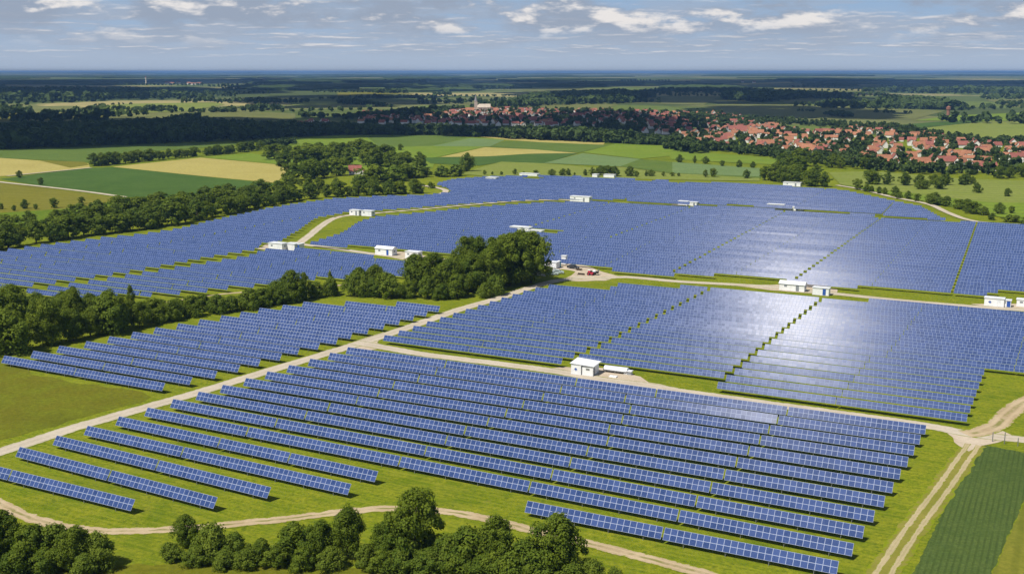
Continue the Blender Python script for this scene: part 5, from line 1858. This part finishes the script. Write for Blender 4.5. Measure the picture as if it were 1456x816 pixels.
def car(pos, rz, paint, label, group=None, van=False):
    o = thing("parked_van" if van else "parked_car", label, "van" if van else "car", (pos[0], pos[1], 0), rz, group)
    L_, W2, H_ = (4.9, .95, 2.0) if van else (4.3, .88, 1.45)
    prof = ([(-L_ / 2, .35), (-L_ / 2, 1.9), (L_ * .2, 2.0), (L_ * .36, 1.15), (L_ / 2, .95), (L_ / 2, .35)] if van else
            [(-L_ / 2, .3), (-L_ / 2, .85), (-L_ * .42, .95), (-L_ * .3, 1.42), (L_ * .08, 1.45), (L_ * .24, .98), (L_ * .47, .8), (L_ / 2, .6), (L_ / 2, .3)])
    n = len(prof)
    V = [(x, -W2 * (0.86 if z > 1.2 else 1), z) for x, z in prof] + [(x, W2 * (0.86 if z > 1.2 else 1), z) for x, z in prof]
    F = [tuple(range(n)), tuple(range(2 * n - 1, n - 1, -1))] + [(i, n + i, n + (i + 1) % n, (i + 1) % n) for i in range(n)]
    link("body", MB().add(V, F).mesh("body", [paint]), o)
    for sy in (-1, 1):
        y0, y1 = sorted((sy * W2 * .93, sy * W2 * .99))
        link("side_window", MB().box(-L_ * .26, L_ * .08, y0, y1, 1.0, 1.3).mesh("side_window", [M_DARK]), o)
        for x in (-L_ * .3, L_ * .31):
            y0, y1 = sorted((sy * (W2 - .16), sy * (W2 + .03)))
            w_ = link("wheel", MB().bar((0, y0, 0), (0, y1, 0), .32, 0, 14).mesh("wheel", [M_BLACK]), o, (x, 0, .32))
            link("rim", MB().bar((0, sy * (W2 + .031), 0), (0, sy * (W2 + .05), 0), .19, 0, 10).mesh("rim", [M_ALU]), w_)
    link("windscreen", MB().add([(L_ * .1, -.7, 1.42), (L_ * .235, -.75, 1.03), (L_ * .235, .75, 1.03), (L_ * .1, .7, 1.42)], [(0, 1, 2, 3)]).add([(L_ * .1, -.7, 1.40), (L_ * .235, -.75, 1.0), (L_ * .235, .75, 1.0), (L_ * .1, .7, 1.40)], [(3, 2, 1, 0)]).mesh("windscreen", [M_DARK]), o, (.05, 0, .03))
    for sy in (-.6, .6):
        link("headlight", MB().box(L_ / 2 - .06, L_ / 2 + .02, sy - .16, sy + .16, .6, .75).mesh("headlight", [M_WHITE]), o)
    return o


M_CARW = simple("white_car_paint", (0.75, 0.75, 0.76), 0.25, 0, 0.03)
M_CARD = simple("dark_car_paint", (0.035, 0.04, 0.05), 0.25, 0, 0.05)
M_CARG = simple("pale_green_car_paint", (0.40, 0.48, 0.47), 0.3, 0, 0.05)
car(at(779, 383), ROWZ + 0.3, M_CARW, "white van with dark windows parked at the grove's edge", van=True)
car(at(815, 382), ROWZ - 0.1, M_CARD, "dark grey car parked on the pale gravel of the yard")
car(at(785, 391), ROWZ + 0.5, M_CARG, "pale green car parked in the shade of the grove")
car(at(793, 389), ROWZ + 0.45, M_CARG, "pale car at the outer edge of the grove's shade")
# red tractor with its trailer
p = at(839, 391.5)
o = thing("tractor", "small red tractor with a white roof on the gravel fork", "tractor", (p[0], p[1], 0), ROWZ + 0.1)
o.scale = (0.75, 0.75, 0.8)
link("hood", MB().box(0.2, 1.5, -.42, .42, .65, 1.35).mesh("hood", [M_RED]), o)
cabp = link("cab", MB().box(-1.0, .2, -.6, .6, .8, 1.5).box(-.95, .12, -.56, .56, 1.5, 2.2).mesh("cab", [M_RED]), o)
link("roof", MB().box(-1.1, .25, -.68, .68, 2.2, 2.36).mesh("roof", [M_WHITE]), o)
for sx, r_ in ((-.6, .72), (1.15, .45)):
    for sy in (-1, 1):
        w_ = link("wheel", MB().bar((0, sy * .55, 0), (0, sy * .95, 0), r_, 0, 16).mesh("wheel", [M_BLACK]), o, (sx, 0, r_))
        link("rim", MB().bar((0, sy * .951, 0), (0, sy * .98, 0), r_ * .5, 0, 10).mesh("rim", [M_RED]), w_)
link("exhaust_pipe", MB().cyl((.9, .2), .05, 1.35, 2.1, 8).mesh("exhaust_pipe", [M_BLACK]), o)
p = at(845, 391)
o = thing("farm_trailer", "dark trailer with a white load hitched behind the red tractor", "trailer", (p[0], p[1], 0), ROWZ + 0.1)
link("bed", MB().box(-1.4, 1.4, -.8, .8, .7, .85).box(-1.4, -1.32, -.8, .8, .851, 1.4).box(1.32, 1.4, -.8, .8, .851, 1.4).box(-1.319, 1.319, -.8, -.74, .851, 1.3).box(-1.319, 1.319, .74, .8, .851, 1.3).mesh("bed", [M_BLACK]), o)
link("drawbar", MB().bar((-1.4, 0, .7), (-2.4, 0, .55), .06).mesh("drawbar", [M_BLACK]), o)
for sy in (-1, 1):
    link("wheel", MB().bar((0, sy * .7, 0), (0, sy * .92, 0), .38, 0, 14).mesh("wheel", [M_BLACK]), o, (0, 0, .38))
p2 = p
b = link("sack_load", None) if False else None
o = thing("white_sack", "white bulk sack riding on the dark trailer bed", "sack", (p[0], p[1], 0.853), ROWZ + 0.1)
sk = MB()
sk.bar((0, 0, 0), (0, 0, .45), .6, 0, 10, .68).bar((0, 0, .45), (0, 0, .85), .68, 0, 10, .42)
link("sack_body", sk.mesh("sack_body", [M_WHITE]), o)
link("sack_loop", MB().bar((-.3, 0, .85), (0, 0, 1.1), .04).bar((0, 0, 1.1), (.3, 0, .85), .04).mesh("sack_loop", [M_WHITE]), o)
# stacked timber pallets and rubble by the yard
for x, y, lab in ((826, 391, "loose brown pile of boards on the fork before the tractor"), (823, 384.5, "low pile of pale boards at the edge of the gravel yard")):
    p = at(x, y)
    pb = MB()
    for k in range(9):
        a = rngH.uniform(-.5, .5)
        z = .08 + .07 * k
        dx = rngH.uniform(-.3, .3)
        pb.bar((-1.2 * math.cos(a) + dx, -1.2 * math.sin(a), z), (1.2 * math.cos(a) + dx, 1.2 * math.sin(a), z), .09)
    link("board_pile", pb.mesh("board_pile", [M_BARK]), None, (p[0], p[1], 0), ROWZ, label=lab, category="pile")
# gate posts where the cross track reaches the crop field
for x, y, h, lab in ((1411, 628, 1.9, "thin grey gate post at the corner of the dark crop"), (1428, 631, 2.3, "taller grey post between the gate post and the frame edge"), (1447, 634, 1.6, "short grey post nearest the frame edge by the crop")):
    p = at(x, y)
    link("gate_post", MB().bar((0, 0, -.2), (0, 0, h), .09, 0, 8, .08).bar((0, 0, h), (0, 0, h + .06), .12, 0, 8, .02).mesh("gate_post", [M_STEEL]), None, (p[0], p[1], 0), label=lab, category="post")
p = at(851, 390.5)
link("sign_post", MB().bar((0, 0, -.2), (0, 0, 1.9), .06, 0, 8).box(-.3, .3, -.08, -.05, 1.3, 1.85).mesh("sign_post", [M_STEEL]), None, (p[0], p[1], 0), ROWZ, label="little sign post at the end of the trailer on the fork", category="sign")
